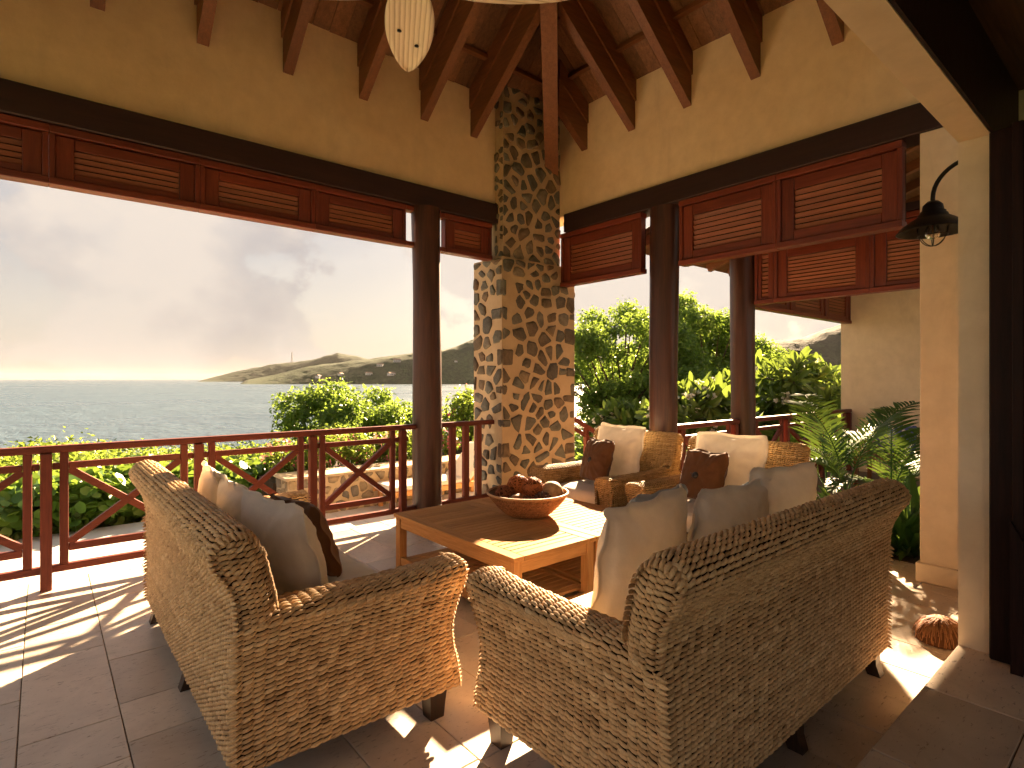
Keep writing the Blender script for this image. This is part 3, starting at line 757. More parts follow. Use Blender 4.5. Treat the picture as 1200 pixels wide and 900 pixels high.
def wicker_seat(t, L, D, prof, ha, aw, zb, rowp, stk, mat, core, seat_z, flare=.03, front_s=.02, seed=1):
    """woven body: swept back, two sides, arm rolls, arm fronts, apron.  prof: back profile (y, z) outer bottom -> over the top -> inner bottom"""
    W = Weave(rowp*.60, seed)
    pr = resample(smooth_poly(prof), rowp); top = pr[:, 1].max(); it = pr[:, 1].argmax()
    def fl(z): return flare*np.clip((z-ha*.62)/(ha*.38), 0, 1.6)**1.3
    nx = int(round(L/stk))+1; xs = np.linspace(0, 1, nx)
    rows = []
    for i_, (y, z) in enumerate(pr):
        f = fl(z) if (i_ < it+4 or z > ha+.06) else -.05
        ins = .018 if z > ha+.03 else .010
        rows.append([(-f+ins+q*(L+2*f-2*ins), y, z-(.012*(max(0, abs(2*q-1)-.96)/.04)**2 if z > top-.06 else 0)) for q in xs])
    W.patch(np.array(rows), (L/2, .05, .6))
    yo = lambda z: np.interp(z, pr[:it+1, 1], pr[:it+1, 0]); yi = lambda z: np.interp(z, pr[it:, 1][::-1], pr[it:, 0][::-1])
    def yF(z): q = (z-zb)/(ha-zb); return D+front_s*(math.cos(q*2*math.pi*1.02)) + (.012 if q > .85 else 0)
    # sides
    for sgn in (0, 1):
        zs = np.arange(zb, ha+.001, rowp); ny = int(round(D/stk))+1
        g = []
        for z in zs:
            y0, y1 = yo(z), yF(z); x = -fl(z) if sgn == 0 else L+fl(z)
            g.append([(x, y0+(y1-y0)*k/(ny-1), z) for k in range(ny)])
        W.patch(np.array(g), (L/2, D/2, .4), slant=1.0 if sgn else -1.0)
        zs = np.arange(ha, top-.004, rowp); g = []; ny = 6
        for z in zs:
            y0, y1 = yo(z)+.008, yi(z)-.012; x = -fl(z) if sgn == 0 else L+fl(z); sg_ = 1 if sgn == 0 else -1
            zt = max(0.0, (z-top+.07)/.07)
            g.append([(x+sg_*(.026*abs(2*k/(ny-1)-1)**3+.022*zt*zt), y0+(y1-y0)*k/(ny-1), z) for k in range(ny)])
        W.patch(np.array(g), (L/2, D/2, .4), slant=1.0 if sgn else -1.0)
        # arm roll
        f = float(fl(ha))
        ap = [(-f, ha-.01), (-f*.6, ha+.022), (aw*.4, ha+.035), (aw*.85, ha+.022), (aw, ha-.03), (aw-.01, ha-.12), (aw-.012, seat_z)]
        ap = resample(smooth_poly(ap, 2), rowp); ys = np.linspace(float(yi(ha))-.05, yF(ha)+.004, int(round((D-yi(ha))/stk))+2)
        g = []
        for (x, z) in ap:
            X = x if sgn == 0 else L-x
            g.append([(X, y, z-.012*math.sin(math.pi*(y-ys[0])/(ys[-1]-ys[0]))) for y in ys])
        W.patch(np.array(g), (aw*.5 if sgn == 0 else L-aw*.5, D/2, ha-.12), slant=1.0 if sgn else -1.0)
        # arm front
        zs = np.arange(zb, ha+.03, rowp); nc = max(4, int(round((aw+f)/stk))+1); g = []
        for z in zs:
            q = np.clip((z-ha+.02)/.055, 0, 1); a0, a1 = -float(fl(min(z, ha)))+.02*q, aw-.02*q
            g.append([((a0+(a1-a0)*k/(nc-1)) if sgn == 0 else L-(a0+(a1-a0)*k/(nc-1)), yF(min(z, ha))+.004, z) for k in range(nc)])
        W.patch(np.array(g), (L/2, 0, .3))
    zs = np.arange(zb, seat_z, rowp); nx = int(round((L-2*aw)/stk))+1
    W.patch(np.array([[(aw+(L-2*aw)*k/(nx-1), D-.03, z) for k in range(nx)] for z in zs]), (L/2, 0, .2))
    W.build('wicker_weave', mat, core, t)
    b = MB(); b.box(.02, L-.02, .02, D-.02, zb-.02, zb+.006); b.box(.03, L-.03, .03, D-.05, zb+.006, seat_z-.01); b.build('base_frame', M['leg'], t)
def leg_part(t, x, y, w0, w1, h, lean=(0, 0)):
    b = MB(); a, c = w0/2, w1/2; lx_, ly = lean
    m = [(x+lx_*.35, y+ly*.35, h*.45, (a+c)/2*.96)]
    rings = [(x+lx_, y+ly, 0.0, c), (x+lx_*.30, y+ly*.30, h*.4, (a+c)/2*.95), (x, y, h, a)]
    vs = [(px+sx*r, py+sy*r, pz) for px, py, pz, r in rings for sx, sy in ((-1,-1),(1,-1),(1,1),(-1,1))]
    fs = [(3,2,1,0), (8,9,10,11)]+[(i*4+k, i*4+(k+1)%4, i*4+4+(k+1)%4, i*4+4+k) for i in range(2) for k in range(4)]
    b.add(vs, fs); b.build('leg', M['leg'], t)

def rounded_cushion(name, w, d, h, mat, parent=None, puff=.018, seed=0, nx=26, ny=16, sag=0.0):
    """a boxed seat cushion: flat box with soft edges and a slightly domed, creased top; origin at bottom centre"""
    vs, fs = [], []
    def shell(u, v, s):
        eu, ev = 1-abs(u)**6, 1-abs(v)**6
        e = min(1, (max(eu, 0)*max(ev, 0))**.35)
        p = Vector((u*w*1.4+seed, v*d*1.4, s*.3))
        z = h/2+s*(h/2*(.55+.45*e)+puff*(1-u*u)*(1-v*v)+mnoise.noise(p*3.2)*.006+mnoise.noise(p*9)*.002)
        return (u*w/2*(1-.012*(1-e)), v*d/2*(1-.012*(1-e)), z-sag*(1-u*u))
    n = (nx+1)*(ny+1)
    for s in (1, -1):
        for i in range(nx+1):
            for j in range(ny+1):
                u = -1+2*i/nx; v = -1+2*j/ny; u = math.sin(u*math.pi/2)*.35+u*.65; v = math.sin(v*math.pi/2)*.35+v*.65
                vs.append(shell(u, v, s))
    k = lambda i, j: i*(ny+1)+j
    for i in range(nx):
        for j in range(ny):
            fs.append((k(i,j), k(i+1,j), k(i+1,j+1), k(i,j+1))); fs.append((n+k(i,j+1), n+k(i+1,j+1), n+k(i+1,j), n+k(i,j)))
    for i in range(nx): fs.append((k(i,0), n+k(i,0), n+k(i+1,0), k(i+1,0))); fs.append((k(i+1,ny), n+k(i+1,ny), n+k(i,ny), k(i,ny)))
    for j in range(ny): fs.append((k(0,j+1), n+k(0,j+1), n+k(0,j), k(0,j))); fs.append((k(nx,j), n+k(nx,j), n+k(nx,j+1), k(nx,j+1)))
    b = MB(); b.add(vs, fs); return b.build(name, mat, parent, True)

def pillow(name, label, cat, w, h, t, mat, loc, rz, lean, flange=.035, seed=0, sag=.05, roll=0.0, group=None, button=False, n=44):
    """a standing scatter pillow: width along x, height along z, faces +-y; origin at bottom centre"""
    vs, fs = [], []; a = 1-2*flange/w; c = 1-2*flange/h; rr = random.Random(seed)
    ph = [rr.uniform(0, 6.28) for _ in range(8)]
    N1 = n+1
    for s in (1, -1):
        for i in range(N1):
            for j in range(N1):
                u = -1+2*i/n; v = -1+2*j/n
                iu = max(0, 1-(u/a)**2) if abs(u) < a else 0; iv = max(0, 1-(v/c)**2) if abs(v) < c else 0
                p = (iu*iv)**.42*t/2
                cp = 1-.10*abs(u*v)**5; x = u*w/2*(1-.045*(1-v*v)*abs(u))*cp; z = v*h/2*(1-.045*(1-u*u)*abs(v))*cp
                q = Vector((u*2.1+seed*3.7, v*2.1, s*1.7))
                wr = mnoise.noise(q)*.012+mnoise.noise(q*2.6)*.005
                r_ = math.hypot(u, v); an = math.atan2(v, u)
                wr += .0032*math.sin(an*13+ph[0]+3*mnoise.noise(q))*min(1, r_)*(1 if p > .004 else 0)
                wr += .007*max(0, r_-.7)*math.sin(an*27+ph[1])
                y = s*(p+(.0022 if p == 0 else .0022))+(wr*(min(1, p/(t*.3)))*s)
                if p < t*.12:                     # flange ripples and folds
                    y += .009*math.sin(u*9+ph[2]+2*mnoise.noise(Vector((u*2+seed, v*2, 5))))*(abs(v) > c*.97)+.009*math.sin(v*9+ph[3]+2*mnoise.noise(Vector((u*2+seed, v*2, 9))))*(abs(u) > a*.97)
                k = (v+1)/2
                z -= 0.42*sag*(1-abs(u)**3)*k**1.5+.012*(mnoise.noise(Vector((u*1.6+seed, k*2, 1))))*k     # slumped top, ears stand up
                y += .05*(u*u)*k*k*roll
                bz_ = max(0, -v-.80)/.20; z += bz_*bz_*.02                                        # flattened where it sits
                vs.append((x, y, z+h/2))
    m = N1*N1; k = lambda i, j: i*N1+j
    for i in range(n):
        for j in range(n):
            fs.append((k(i,j), k(i,j+1), k(i+1,j+1), k(i+1,j))); fs.append((m+k(i,j), m+k(i+1,j), m+k(i+1,j+1), m+k(i,j+1)))
    for i in range(n):
        fs += [(k(i,0), k(i+1,0), m+k(i+1,0), m+k(i,0)), (k(i+1,n), k(i,n), m+k(i,n), m+k(i+1,n)), (k(0,i+1), k(0,i), m+k(0,i), m+k(0,i+1)), (k(n,i), k(n,i+1), m+k(n,i+1), m+k(n,i))]
    b = MB(); b.add(vs, fs); me = b.mesh(name, mat, True)
    if not button:
        o = link(name, me, None, loc); o.rotation_euler = (lean, roll*0, rz); o.rotation_mode = 'XYZ'
        return tag(o, label, cat, group)
    o = thing(name, label, cat, loc, rz, group); o.rotation_euler = (lean, 0, rz)
    link('cover', me, o)
    q = MB(); q.lathe([(.001,.012),(.018,.012),(.026,.006),(.026,-.004),(.001,-.004)], 14)
    for kx in (-.008, .008): q.box(kx-.002, kx+.002, -.009, .009, .012, .016)
    bt = q.build('button', M['black'], o, True); bt.location = (0, t/2+.004, h*.47); bt.rotation_euler = (R(-90), 0, 0)
    q = MB()
    for dz in (-.012, .004): q.tube([(-.07, -.012, dz+.01), (-.03, -.002, dz), (.03, -.002, dz), (.08, -.014, dz+.015)], .004, 5)
    bt2 = q.build('cord', M['black'], o, True); bt2.location = (0, t/2+.002, h*.47)
    return o

prof = [(0,.13),(0,.35),(0,.55),(-.006,.68),(-.03,.755),(-.072,.81),(-.086,.86),(-.064,.905),(-.015,.925),(.035,.912),(.068,.86),(.092,.76),(.128,.62),(.17,.42)]
LS, DS = 1.92, .835
ls = thing('wicker_sofa', 'twisted seagrass sofa with its back to the sea-lit floor, cushions facing the table', 'sofa', (.475, 3.86, 0), R(-90), 'seagrass sofas')
wicker_seat(ls, LS, DS, prof, .61, .155, .13, .0172, .036, M['wicker'], M['core'], .30, seed=4)
for x in (.06, LS/2, LS-.06):
    leg_part(ls, x, .055, .07, .055, .135, (0, -.028)); leg_part(ls, x, DS-.06, .085, .062, .135)
rounded_cushion('seat_cushion', LS-.33, DS-.17, .155, M['seat_linen'], ls, seed=2).location = (LS/2, .165+(DS-.17)/2, .295)
rs = copy_tree(ls, None, (1.30, .905, 0), 0.0, 'twisted seagrass sofa seen from behind, beside the raised step'); rs.scale = (.93, 1, 1)

def put(kind, label, sz, mat, x, y, z, rz, lean, **kw):
    return pillow('scatter_pillow', label, 'pillow', sz[0], sz[1], sz[2], mat, (x, y, z), R(rz), R(lean), **kw)
wh = M['linen']; SZ = .452
gp = 'cream flanged pillows on the seagrass sofas'
# sofa with its back to the sea floor: pillows face +x (local +y -> +x : rz = -90)
put('p', 'cream flanged pillow nearest the camera on the sofa backing the sea-lit floor', (.60,.52,.20), wh, .855, 2.43, SZ, -84, 17, seed=1, sag=.07, group=gp)
put('p', 'cream flanged pillow in the middle of the sofa backing the sea-lit floor', (.58,.50,.19), wh, .83, 2.98, SZ, -92, 15, seed=2, sag=.07, group=gp)
put('p', 'cream flanged pillow at the far end of the sofa backing the sea-lit floor', (.56,.50,.19), wh, .82, 3.46, SZ, -95, 13, seed=3, sag=.06, group=gp)
put('p', 'brown suede pillow leaning in front of the cream pillows near the bowl table', (.44,.43,.15), M['brown_cloth'], 1.05, 2.72, SZ, -80, 22, seed=4, flange=.012, sag=.035)
# sofa seen from behind: pillows face +y (rz = 0)
put('p', 'large cream flanged pillow at the arm end of the sofa seen from behind', (.68,.53,.20), wh, 1.80, 1.40, SZ, 9, 9, seed=5, sag=.07, group=gp)
put('p', 'cream flanged pillow in the middle of the sofa seen from behind', (.60,.52,.19), wh, 2.36, 1.34, SZ, -3, 9, seed=6, sag=.06, group=gp)
put('p', 'cream flanged pillow at the palm end of the sofa seen from behind', (.54,.55,.19), wh, 2.78, 1.31, SZ+.01, -10, 9, seed=7, sag=.04, group=gp)
put('p', 'blue-grey pillow leaning behind the large cream pillow at the arm end', (.50,.475,.14), M['blue_cloth'], 2.12, 1.58, SZ, 4, 10, seed=8, flange=.012, sag=.03)
put('p', 'blue-grey pillow peeking out behind the middle cream pillow', (.46,.43,.14), M['blue_cloth'], 2.64, 1.53, SZ, -4, 10, seed=9, flange=.012, sag=.03)

# armchairs ------------------------------------------------------------
aprof = [(0,.12),(0,.45),(-.01,.62),(-.035,.76),(-.05,.84),(-.04,.885),(.0,.905),(.05,.90),(.085,.86),(.095,.80),(.12,.62),(.15,.42)]
LA, DA = .90, .93
ac = thing('wicker_armchair', 'golden cane armchair nearest the stone chimney', 'armchair', (4.43, 2.945, 0), R(90), 'cane armchairs')
wicker_seat(ac, LA, DA, aprof, .565, .135, .12, .0165, .030, M['cane'], M['cane_core'], .30, flare=.02, front_s=.012, seed=8)
for x in (.06, LA-.06): leg_part(ac, x, .06, .06, .05, .125); leg_part(ac, x, DA-.06, .06, .05, .125)
rounded_cushion('seat_cushion', LA-.28, DA-.16, .15, M['seat_linen'], ac, seed=5).location = (LA/2, .14+(DA-.16)/2, .295)
copy_tree(ac, None, (4.43, 1.845, 0), R(90), 'golden cane armchair nearer the palm, in front of the garden railing')
ga = 'cream flanged pillows on the armchairs'
put('p', 'cream flanged pillow on the armchair nearest the chimney', (.62,.56,.18), wh, 4.06, 3.40, SZ, 84, 15, seed=11, sag=.05, group=ga)
put('p', 'cream flanged pillow on the armchair nearer the palm', (.64,.56,.18), wh, 4.06, 2.30, SZ, 88, 15, seed=12, sag=.05, group=ga)
gb = 'brown button pillows on the armchairs'
put('p', 'brown buttoned pillow on the armchair nearest the chimney', (.42,.43,.15), M['brown_cloth'], 3.82, 3.44, SZ, 76, 17, seed=13, flange=.010, sag=.03, group=gb, button=True)
put('p', 'brown buttoned pillow on the armchair nearer the palm', (.43,.43,.15), M['brown_cloth'], 3.82, 2.37, SZ, 78, 17, seed=14, flange=.010, sag=.03, group=gb, button=True)

# coffee tables ----------------------------------------------------------
TX, TY, TH = .665, 1.35, .43
tb = thing('coffee_table', 'slatted teak coffee table nearer the seagrass sofas, one of a joined pair', 'table', (1.95, 2.31, 0), 0, 'joined teak coffee tables')
def tp(name, m, *bx, bev=.003):
    b = MB(); b.box(*bx, bev); return b.build(name, M[m], tb)
fw = .075; th = .026
tp('frame_board', 'teak_y', 0, fw, 0, TY, TH-th, TH); tp('frame_board', 'teak_y', TX-fw, TX, 0, TY, TH-th, TH)
tp('frame_board', 'teak_x', fw+.001, TX-fw-.001, 0, fw, TH-th, TH-.0005); tp('frame_board', 'teak_x', fw+.001, TX-fw-.001, TY-fw, TY, TH-th, TH-.0005)
ns = 22; pit = (TY-2*fw)/ns
b = MB(); b.box(0, TX-2*fw-.004, 0, pit-.005, -th+.004, 0, .003); sm = b.mesh('slat', M['teak_x'])
for i in range(ns): link('slat', sm, tb, (fw+.002, fw+i*pit+.0025, TH-.001))
b = MB(); b.box(0, TX-.09, 0, pit-.007, -.018, 0, .003); sm2 = b.mesh('shelf_slat', M['teak_x'])
for i in range(ns): link('shelf_slat', sm2, tb, (.045, fw+i*pit+.003, .118))
for x in (.012, TX-.07):
    for y in (.012, TY-.07): tp('leg', 'teak_z', x, x+.058, y, y+.058, 0, TH-th-.0005)
tp('apron', 'teak_y', .018, .040, .071, TY-.071, TH-th-.072, TH-th-.0006); tp('apron', 'teak_y', TX-.040, TX-.018, .071, TY-.071, TH-th-.072, TH-th-.0006)
tp('apron', 'teak_x', .071, TX-.071, .018, .040, TH-th-.072, TH-th-.0006); tp('apron', 'teak_x', .071, TX-.071, TY-.040, TY-.018, TH-th-.072, TH-th-.0006)
tp('shelf_rail', 'teak_y', .018, .044, .071, TY-.071, .07, .125); tp('shelf_rail', 'teak_y', TX-.044, TX-.018, .071, TY-.071, .07, .125)
tp('shelf_rail', 'teak_x', .071, TX-.071, .022, .044, .06, .0995); tp('shelf_rail', 'teak_x', .071, TX-.071, TY-.044, TY-.022, .06, .0995)
copy_tree(tb, None, (1.95+TX+.006, 2.31, 0), 0, 'slatted teak coffee table in front of the armchairs, one of a joined pair')

# bowl and what lies in it --------------------------------------------------
BX, BY, BZ = 2.66, 3.0, TH
bw = thing('basket_bowl', 'round brown woven basket bowl on the teak tables', 'bowl', (BX, BY, BZ))
W = Weave(.0055, 3)
bp = resample(smooth_poly([(.02,.004),(.12,.004),(.15,.012),(.20,.055),(.255,.115),(.285,.16)], 2), .0125)
na = 110
W.patch(np.array([[(r*math.cos(2*math.pi*k/na), r*math.sin(2*math.pi*k/na), z) for k in range(na)] for r, z in bp if r > .1]), (0, 0, .3), closed=True)
W.build('wicker_weave', M['bowl'], M['core'], bw)
b = MB(); b.tube([(.286*math.cos(2*math.pi*k/48), .286*math.sin(2*math.pi*k/48), .163) for k in range(49)], .009, 7, cap=False); b.build('rim', m_flat('rim_cane', (.40,.23,.11), .6, .3, 60, .3), bw, True)
b = MB(); b.lathe([(.001,.014),(.12,.014),(.15,.022),(.20,.065),(.255,.122),(.279,.16)], 48); b.build('lining', m_flat('bowl_lining', (.17,.085,.035), .8, .2, 60, .3), bw, True)
rx_, fx_ = (.766, -.643), (.643, .766)
def at(l, dpt): return (BX+rx_[0]*l+fx_[0]*dpt, BY+rx_[1]*l+fx_[1]*dpt)
def woven_ball(label, l, dpt, z, r, c, seed):
    x, y = at(l, dpt); o = thing('woven_ball', label, 'decorative ball', (x, y, BZ+z), group='woven balls in the bowl'); q = MB(); g = random.Random(seed)
    for i in range(26):
        ax = Vector((g.gauss(0,1), g.gauss(0,1), g.gauss(0,1))).normalized(); a = ax.orthogonal().normalized(); b2 = ax.cross(a); off = g.uniform(-.35, .35)*r; rc = math.sqrt(r*r-off*off)*g.uniform(.97, 1.03)
        q.tube([ax*off+(a*math.cos(th_)+b2*math.sin(th_))*rc*(1+.03*math.sin(3*th_+i)) for th_ in [2*math.pi*k/22 for k in range(23)]], g.uniform(.0028,.0042), 5, cap=False)
    q.build('strands', m_flat('ball_strand_%d' % seed, c, .6, .3, 60, .5), o, True)
    q = MB(); q.lathe([(max(.001, r*.88*math.sin(math.pi*k/10)), -r*.88*math.cos(math.pi*k/10)) for k in range(11)], 16); q.build('inner_ball', m_flat('ball_core_%d' % seed, tuple(v*.35 for v in c), .8, .2), o, True)
woven_ball('rust woven ball at the left end of the basket bowl', -.165, -.01, .135, .072, (.20,.065,.02), 31)
woven_ball('bright rust woven ball at the back of the bowl, second from its left end', -.07, .07, .195, .074, (.36,.115,.03), 32)
woven_ball('rust woven ball in the middle of the basket bowl', .035, .02, .185, .078, (.30,.10,.03), 33)
def lump(name, label, l, dpt, z, rad, c, seed, ridges=0, bump=.03):
    x, y = at(l, dpt); vs = []; n_, m_ = 28, 18
    for i in range(m_+1):
        ph = math.pi*i/m_
        for k in range(n_):
            th_ = 2*math.pi*k/n_; dv = Vector((math.sin(ph)*math.cos(th_), math.sin(ph)*math.sin(th_), math.cos(ph)))
            s_ = 1+bump*mnoise.noise(dv*3+Vector((seed, 0, 0)))+(.05*abs(math.sin(th_*ridges/2)) if ridges else 0)
            vs.append((dv.x*rad[0]*s_, dv.y*rad[1]*s_, dv.z*rad[2]*s_))
    b = MB(); b.add(vs, [(i*n_+k, i*n_+(k+1)%n_, (i+1)*n_+(k+1)%n_, (i+1)*n_+k) for i in range(m_) for k in range(n_)])
    t = NT(name+str(seed)); v = t.coord('Object'); n1 = t.noise(v, 30, 5, .6); cc = t.mix(t.ramp(n1, [(.3,0.),(.7,1.)]), tuple(q*.6 for q in c), tuple(q*1.25 for q in c)); mm = t.done(t.bsdf(cc, .7, t.bump(n1, .4, .006), .3))
    o = b.build(name, mm, None, True); o.location = (x, y, BZ+z); return tag(o, label, 'decorative ball')
o = lump('smooth_ball', 'smooth tan ball at the right end of the basket bowl', .175, .02, .155, (.082,.082,.08), (.34,.22,.115), 41)
o = lump('striped_pod', 'tan ridged seed pod at the front of the basket bowl', -.075, -.12, .125, (.082,.05,.055), (.22,.115,.05), 42, ridges=14); o.rotation_euler = (R(80), 0, R(25))
def cone(label, l, dpt, z, r, seed):
    x, y = at(l, dpt); o = thing('pine_cone', label, 'pine cone', (x, y, BZ+z), group='dark cones in the bowl'); q = MB(); g = random.Random(seed)
    for i in range(90):
        ph = math.acos(1-2*(i+.5)/90); th_ = i*2.39996; dv = Vector((math.sin(ph)*math.cos(th_), math.sin(ph)*math.sin(th_)*.9, math.cos(ph)*.8)); dn = dv.normalized()
        a = dn.orthogonal().normalized(); b2 = dn.cross(a); c = dv*r; s_ = r*.21
        q.add([c-a*s_, c+b2*s_, c+a*s_, c-b2*s_, c+dn*s_*.9+Vector((0,0,s_*.4))], [(0,1,4),(1,2,4),(2,3,4),(3,0,4)])
    q.build('scales', m_flat('cone_scale_%d' % seed, (.055,.03,.022), .6, .3, 60, .6), o)
    q = MB(); q.lathe([(max(.001, r*.93*math.sin(math.pi*k/8)), -r*.78*math.cos(math.pi*k/8)) for k in range(9)], 14); q.build('cone_core', M['core'], o, True)
cone('small dark pine cone at the front of the basket bowl', -.01, -.14, .115, .052, 51)
cone('larger dark pine cone in front of the tan ball in the bowl', .10, -.11, .125, .062, 52)

# wall lamp ------------------------------------------------------------------
lp = thing('wall_lamp', 'black barn lamp on a curved arm with wire cage', 'lamp', (4.27, 1.0, 2.49))
AX, AY = 4.27, 1.0
b = MB(); pts = [(0, .676-AY, .235), (0, .80-AY, .24)]+[(0, .80-AY+.2*math.sin(a), .04+.2*math.cos(a)) for a in [R(8+82*k/9) for k in range(10)]]+[(0,0,.0)]
b.tube(pts, .0125, 10); b.build('arm', M['iron'], lp, True)
b = MB(); b.tube([(0, .677-AY, .235), (0, .69-AY, .235)], .055, 20); b.build('wall_plate', M['iron'], lp, True)
b = MB(); b.lathe([(.001,.02),(.03,.018),(.052,-.005),(.058,-.04),(.068,-.045),(.068,-.06),(.078,-.062),(.08,-.075),(.12,-.10),(.165,-.135),(.19,-.165),(.193,-.172),(.186,-.170),(.16,-.14),(.115,-.106),(.07,-.082),(.001,-.080)], 40); sh = b.build('shade', M['iron'], lp, True)
b = MB(); b.lathe([(.001,-.085),(.018,-.09),(.02,-.11),(.032,-.135),(.043,-.165),(.042,-.19),(.03,-.21),(.001,-.218)], 20); b.build('bulb', M['glass'], lp, True)
b = MB(); b.tube([(0,0,-.10),(0,0,-.14),(.006,0,-.16),(0,0,-.18)], .006, 6); b.build('filament', m_flat('filament', (.5,.22,.06), .4), lp)
b = MB()
for k in range(3):
    a = math.pi*k/3+.3
    b.tube([(.088*math.cos(s_)*math.cos(a), .088*math.cos(s_)*math.sin(a), -.135-.125*math.sin(s_)) for s_ in [math.pi*j/16 for j in range(17)]], .0028, 5)
b.tube([(.078*math.cos(2*math.pi*j/24), .078*math.sin(2*math.pi*j/24), -.195) for j in range(25)], .0026, 5, cap=False); b.build('wire_cage', M['iron'], lp, True)
lp.rotation_euler = (R(0), R(0), R(0))

# ceiling fan -----------------------------------------------------------------
FX, FY, FZ = 1.235, 2.15, 3.15
fan = thing('ceiling_fan', 'ceiling fan with pale ribbed leaf-shaped blades', 'fan', (FX, FY, FZ))
b = MB(); b.lathe([(.001,.018),(.03,.020),(.04,.03),(.05,.05),(.11,.07),(.12,.12),(.10,.18),(.02,.21),(.02,2.55),(.001,2.55)], 28); b.build('motor_housing', M['iron'], fan, True)
fm = NT('blade_cream'); v_ = fm.coord('Object'); wv = fm.n('ShaderNodeTexWave', wave_type='BANDS', bands_direction='Y'); fm.l(v_, wv.inputs[0]); wv.inputs['Scale'].default_value = 13.0; wv.inputs['Distortion'].default_value = .6
cc = fm.ramp(wv.outputs['Fac'], [(.0,(.46,.37,.24)), (.22,(.70,.60,.44)), (1.,(.74,.65,.49))]); fmat = fm.done(fm.bsdf(cc, .5, fm.bump(wv.outputs['Fac'], .3, .006), .4))
q = MB(); n_ = 26; top, bot = [], []
for i in range(n_+1):
    s_ = i/n_; x = .05+.70*s_; wd = .120*(math.sin(math.pi*min(1, (s_*.93+.07))**.85))**.62
    if i == n_: wd = .004
    for j in range(9):
        u_ = -1+2*j/8; top.append((x, u_*wd, .012-.018*u_*u_-.05*s_*s_*0)); bot.append((x, u_*wd, .003-.018*u_*u_-.05*s_*s_*0))
nv = len(top); fs = []
for i in range(n_):
    for j in range(8):
        a = i*9+j; fs.append((a, a+9, a+10, a+1)); fs.append((nv+a, nv+a+1, nv+a+10, nv+a+9))
    fs.append((i*9, nv+i*9, nv+i*9+9, i*9+9)); fs.append((i*9+8, i*9+17, nv+i*9+17, nv+i*9+8))
q.add(top+bot, fs); bme = q.mesh('blade', fmat, True)
q = MB(); q.lathe([(.001,.0),(.010,-.001),(.012,-.006),(.001,-.009)], 10); bolt = q.mesh('bolt', M['iron'], True)
q = MB(); q.box(.04, .20, -.018, .018, .012, .02, .002); iron = q.mesh('blade_iron', M['iron'])
for k in range(4):
    a = R(62-94*k); bl = link('blade', bme, fan, None, (R(5), 0, a))
    for (x, y) in ((.40, .05), (.50, -.04)): link('bolt', bolt, bl, (x, y, -.001))
    link('blade_iron', iron, bl)

# fibrous bundle on the floor behind the jamb
g = random.Random(4); q = MB()
for i in range(420):
    a = g.uniform(0, 6.283); tp_ = g.uniform(.2, 1.0); r1 = .15*g.uniform(.85, 1.12); wob = g.uniform(-.25, .25)
    pts = []
    for k in range(6):
        s_ = k/5; ph = s_*1.62*tp_; aa = a+wob*s_
        pts.append((r1*math.sin(ph)*math.cos(aa), r1*.9*math.sin(ph)*math.sin(aa), max(.004, .150*math.cos(ph)*g.uniform(.97, 1.03))))
    q.tube(pts, g.uniform(.0016, .0032), 4, cap=False)
vsx = MB(); vsx.lathe([(.13,.002),(.13,.05),(.10,.10),(.05,.135),(.001,.142)], 24)
st = thing('straw_bundle', 'rounded bundle of orange-brown straw fibre on the floor by the step', 'straw bundle', (3.68, .83, .001)); st.scale = (.85,)*3
q.build('fibres', m_flat('straw_fibre', (.30,.135,.05), .7, .3, 50, .5), st); vsx.build('bundle_core', m_flat('straw_core', (.12,.05,.02), .9, .2), st, True)

# ================================================================== OUTSIDE
SEA = -14.0
def ground_z(x, y):
    s = y-8.3-.55*max(0.0, x-5.5)
    z = -.52
    if s > 0: z -= .18*s+.006*s*s
    if x > 5 and s <= 0: z -= .12*min(1, (x-5)/4)
    z += .10*mnoise.noise(Vector((x*.18, y*.18, 0)))*min(1, max(0, abs(s)-.5)) if s > .5 else 0
    return max(z, -17.0)
def build_ground():
    xs = np.r_[np.arange(-60, -12, 4), np.arange(-12, 24, .8), np.arange(24, 130, 5)]; ys = np.r_[np.arange(-40, 4, 4), np.arange(4.2, 32, .8), np.arange(32, 130, 4)]
    vs = [(x, y, ground_z(x, y)) for x in xs for y in ys]; ny = len(ys)
    fs = [(i*ny+j, (i+1)*ny+j, (i+1)*ny+j+1, i*ny+j+1) for i in range(len(xs)-1) for j in range(ny-1)]
    t = NT('garden_ground'); v = t.coord('World'); n = t.noise(v, 1.2, 6, .65); f = t.noise(v, 16, 4, .7)
    c = t.mix(t.ramp(n, [(.35,0.),(.65,1.)]), (.055,.075,.018), (.11,.125,.035)); c = t.mix(t.ramp(f, [(.4,0.),(.7,.6)]), c, (.10,.07,.04))
    b = MB(); b.add(vs, fs); struct('ground', b, t.done(t.bsdf(c, .9, t.bump(f, .6, .06), .2)), True)
build_ground()
def m_sea():
    t = NT('sea_water'); v = t.coord('World', (1.0, .55, 1)); a = t.noise(v, .45, 6, .62, .3); b = t.noise(v, .09, 5, .6, .2); c_ = t.noise(v, 1.6, 4, .6)
    h = t.math('ADD', t.math('ADD', t.math('MULTIPLY', a, 1.0), t.math('MULTIPLY', b, 2.6)), t.math('MULTIPLY', c_, .25))
    big = t.noise(t.coord('World', (.004,.010,1)), 1.0, 4, .6)
    c = t.mix(big, (.035,.065,.095), (.06,.10,.135))
    return t.done(t.bsdf(c, t.math('ADD', t.math('MULTIPLY', big, .35), .12), t.bump(h, 1.0, .8), .5, IOR=1.33))
b = MB()
gx = [-24000,-6000,-1500,-400,-100,100,400,1500,6000,24000]
b.add([(x, y, SEA) for x in gx for y in gx], [(i*10+j, (i+1)*10+j, (i+1)*10+j+1, i*10+j+1) for i in range(9) for j in range(9)])
struct('sea', b, m_sea())

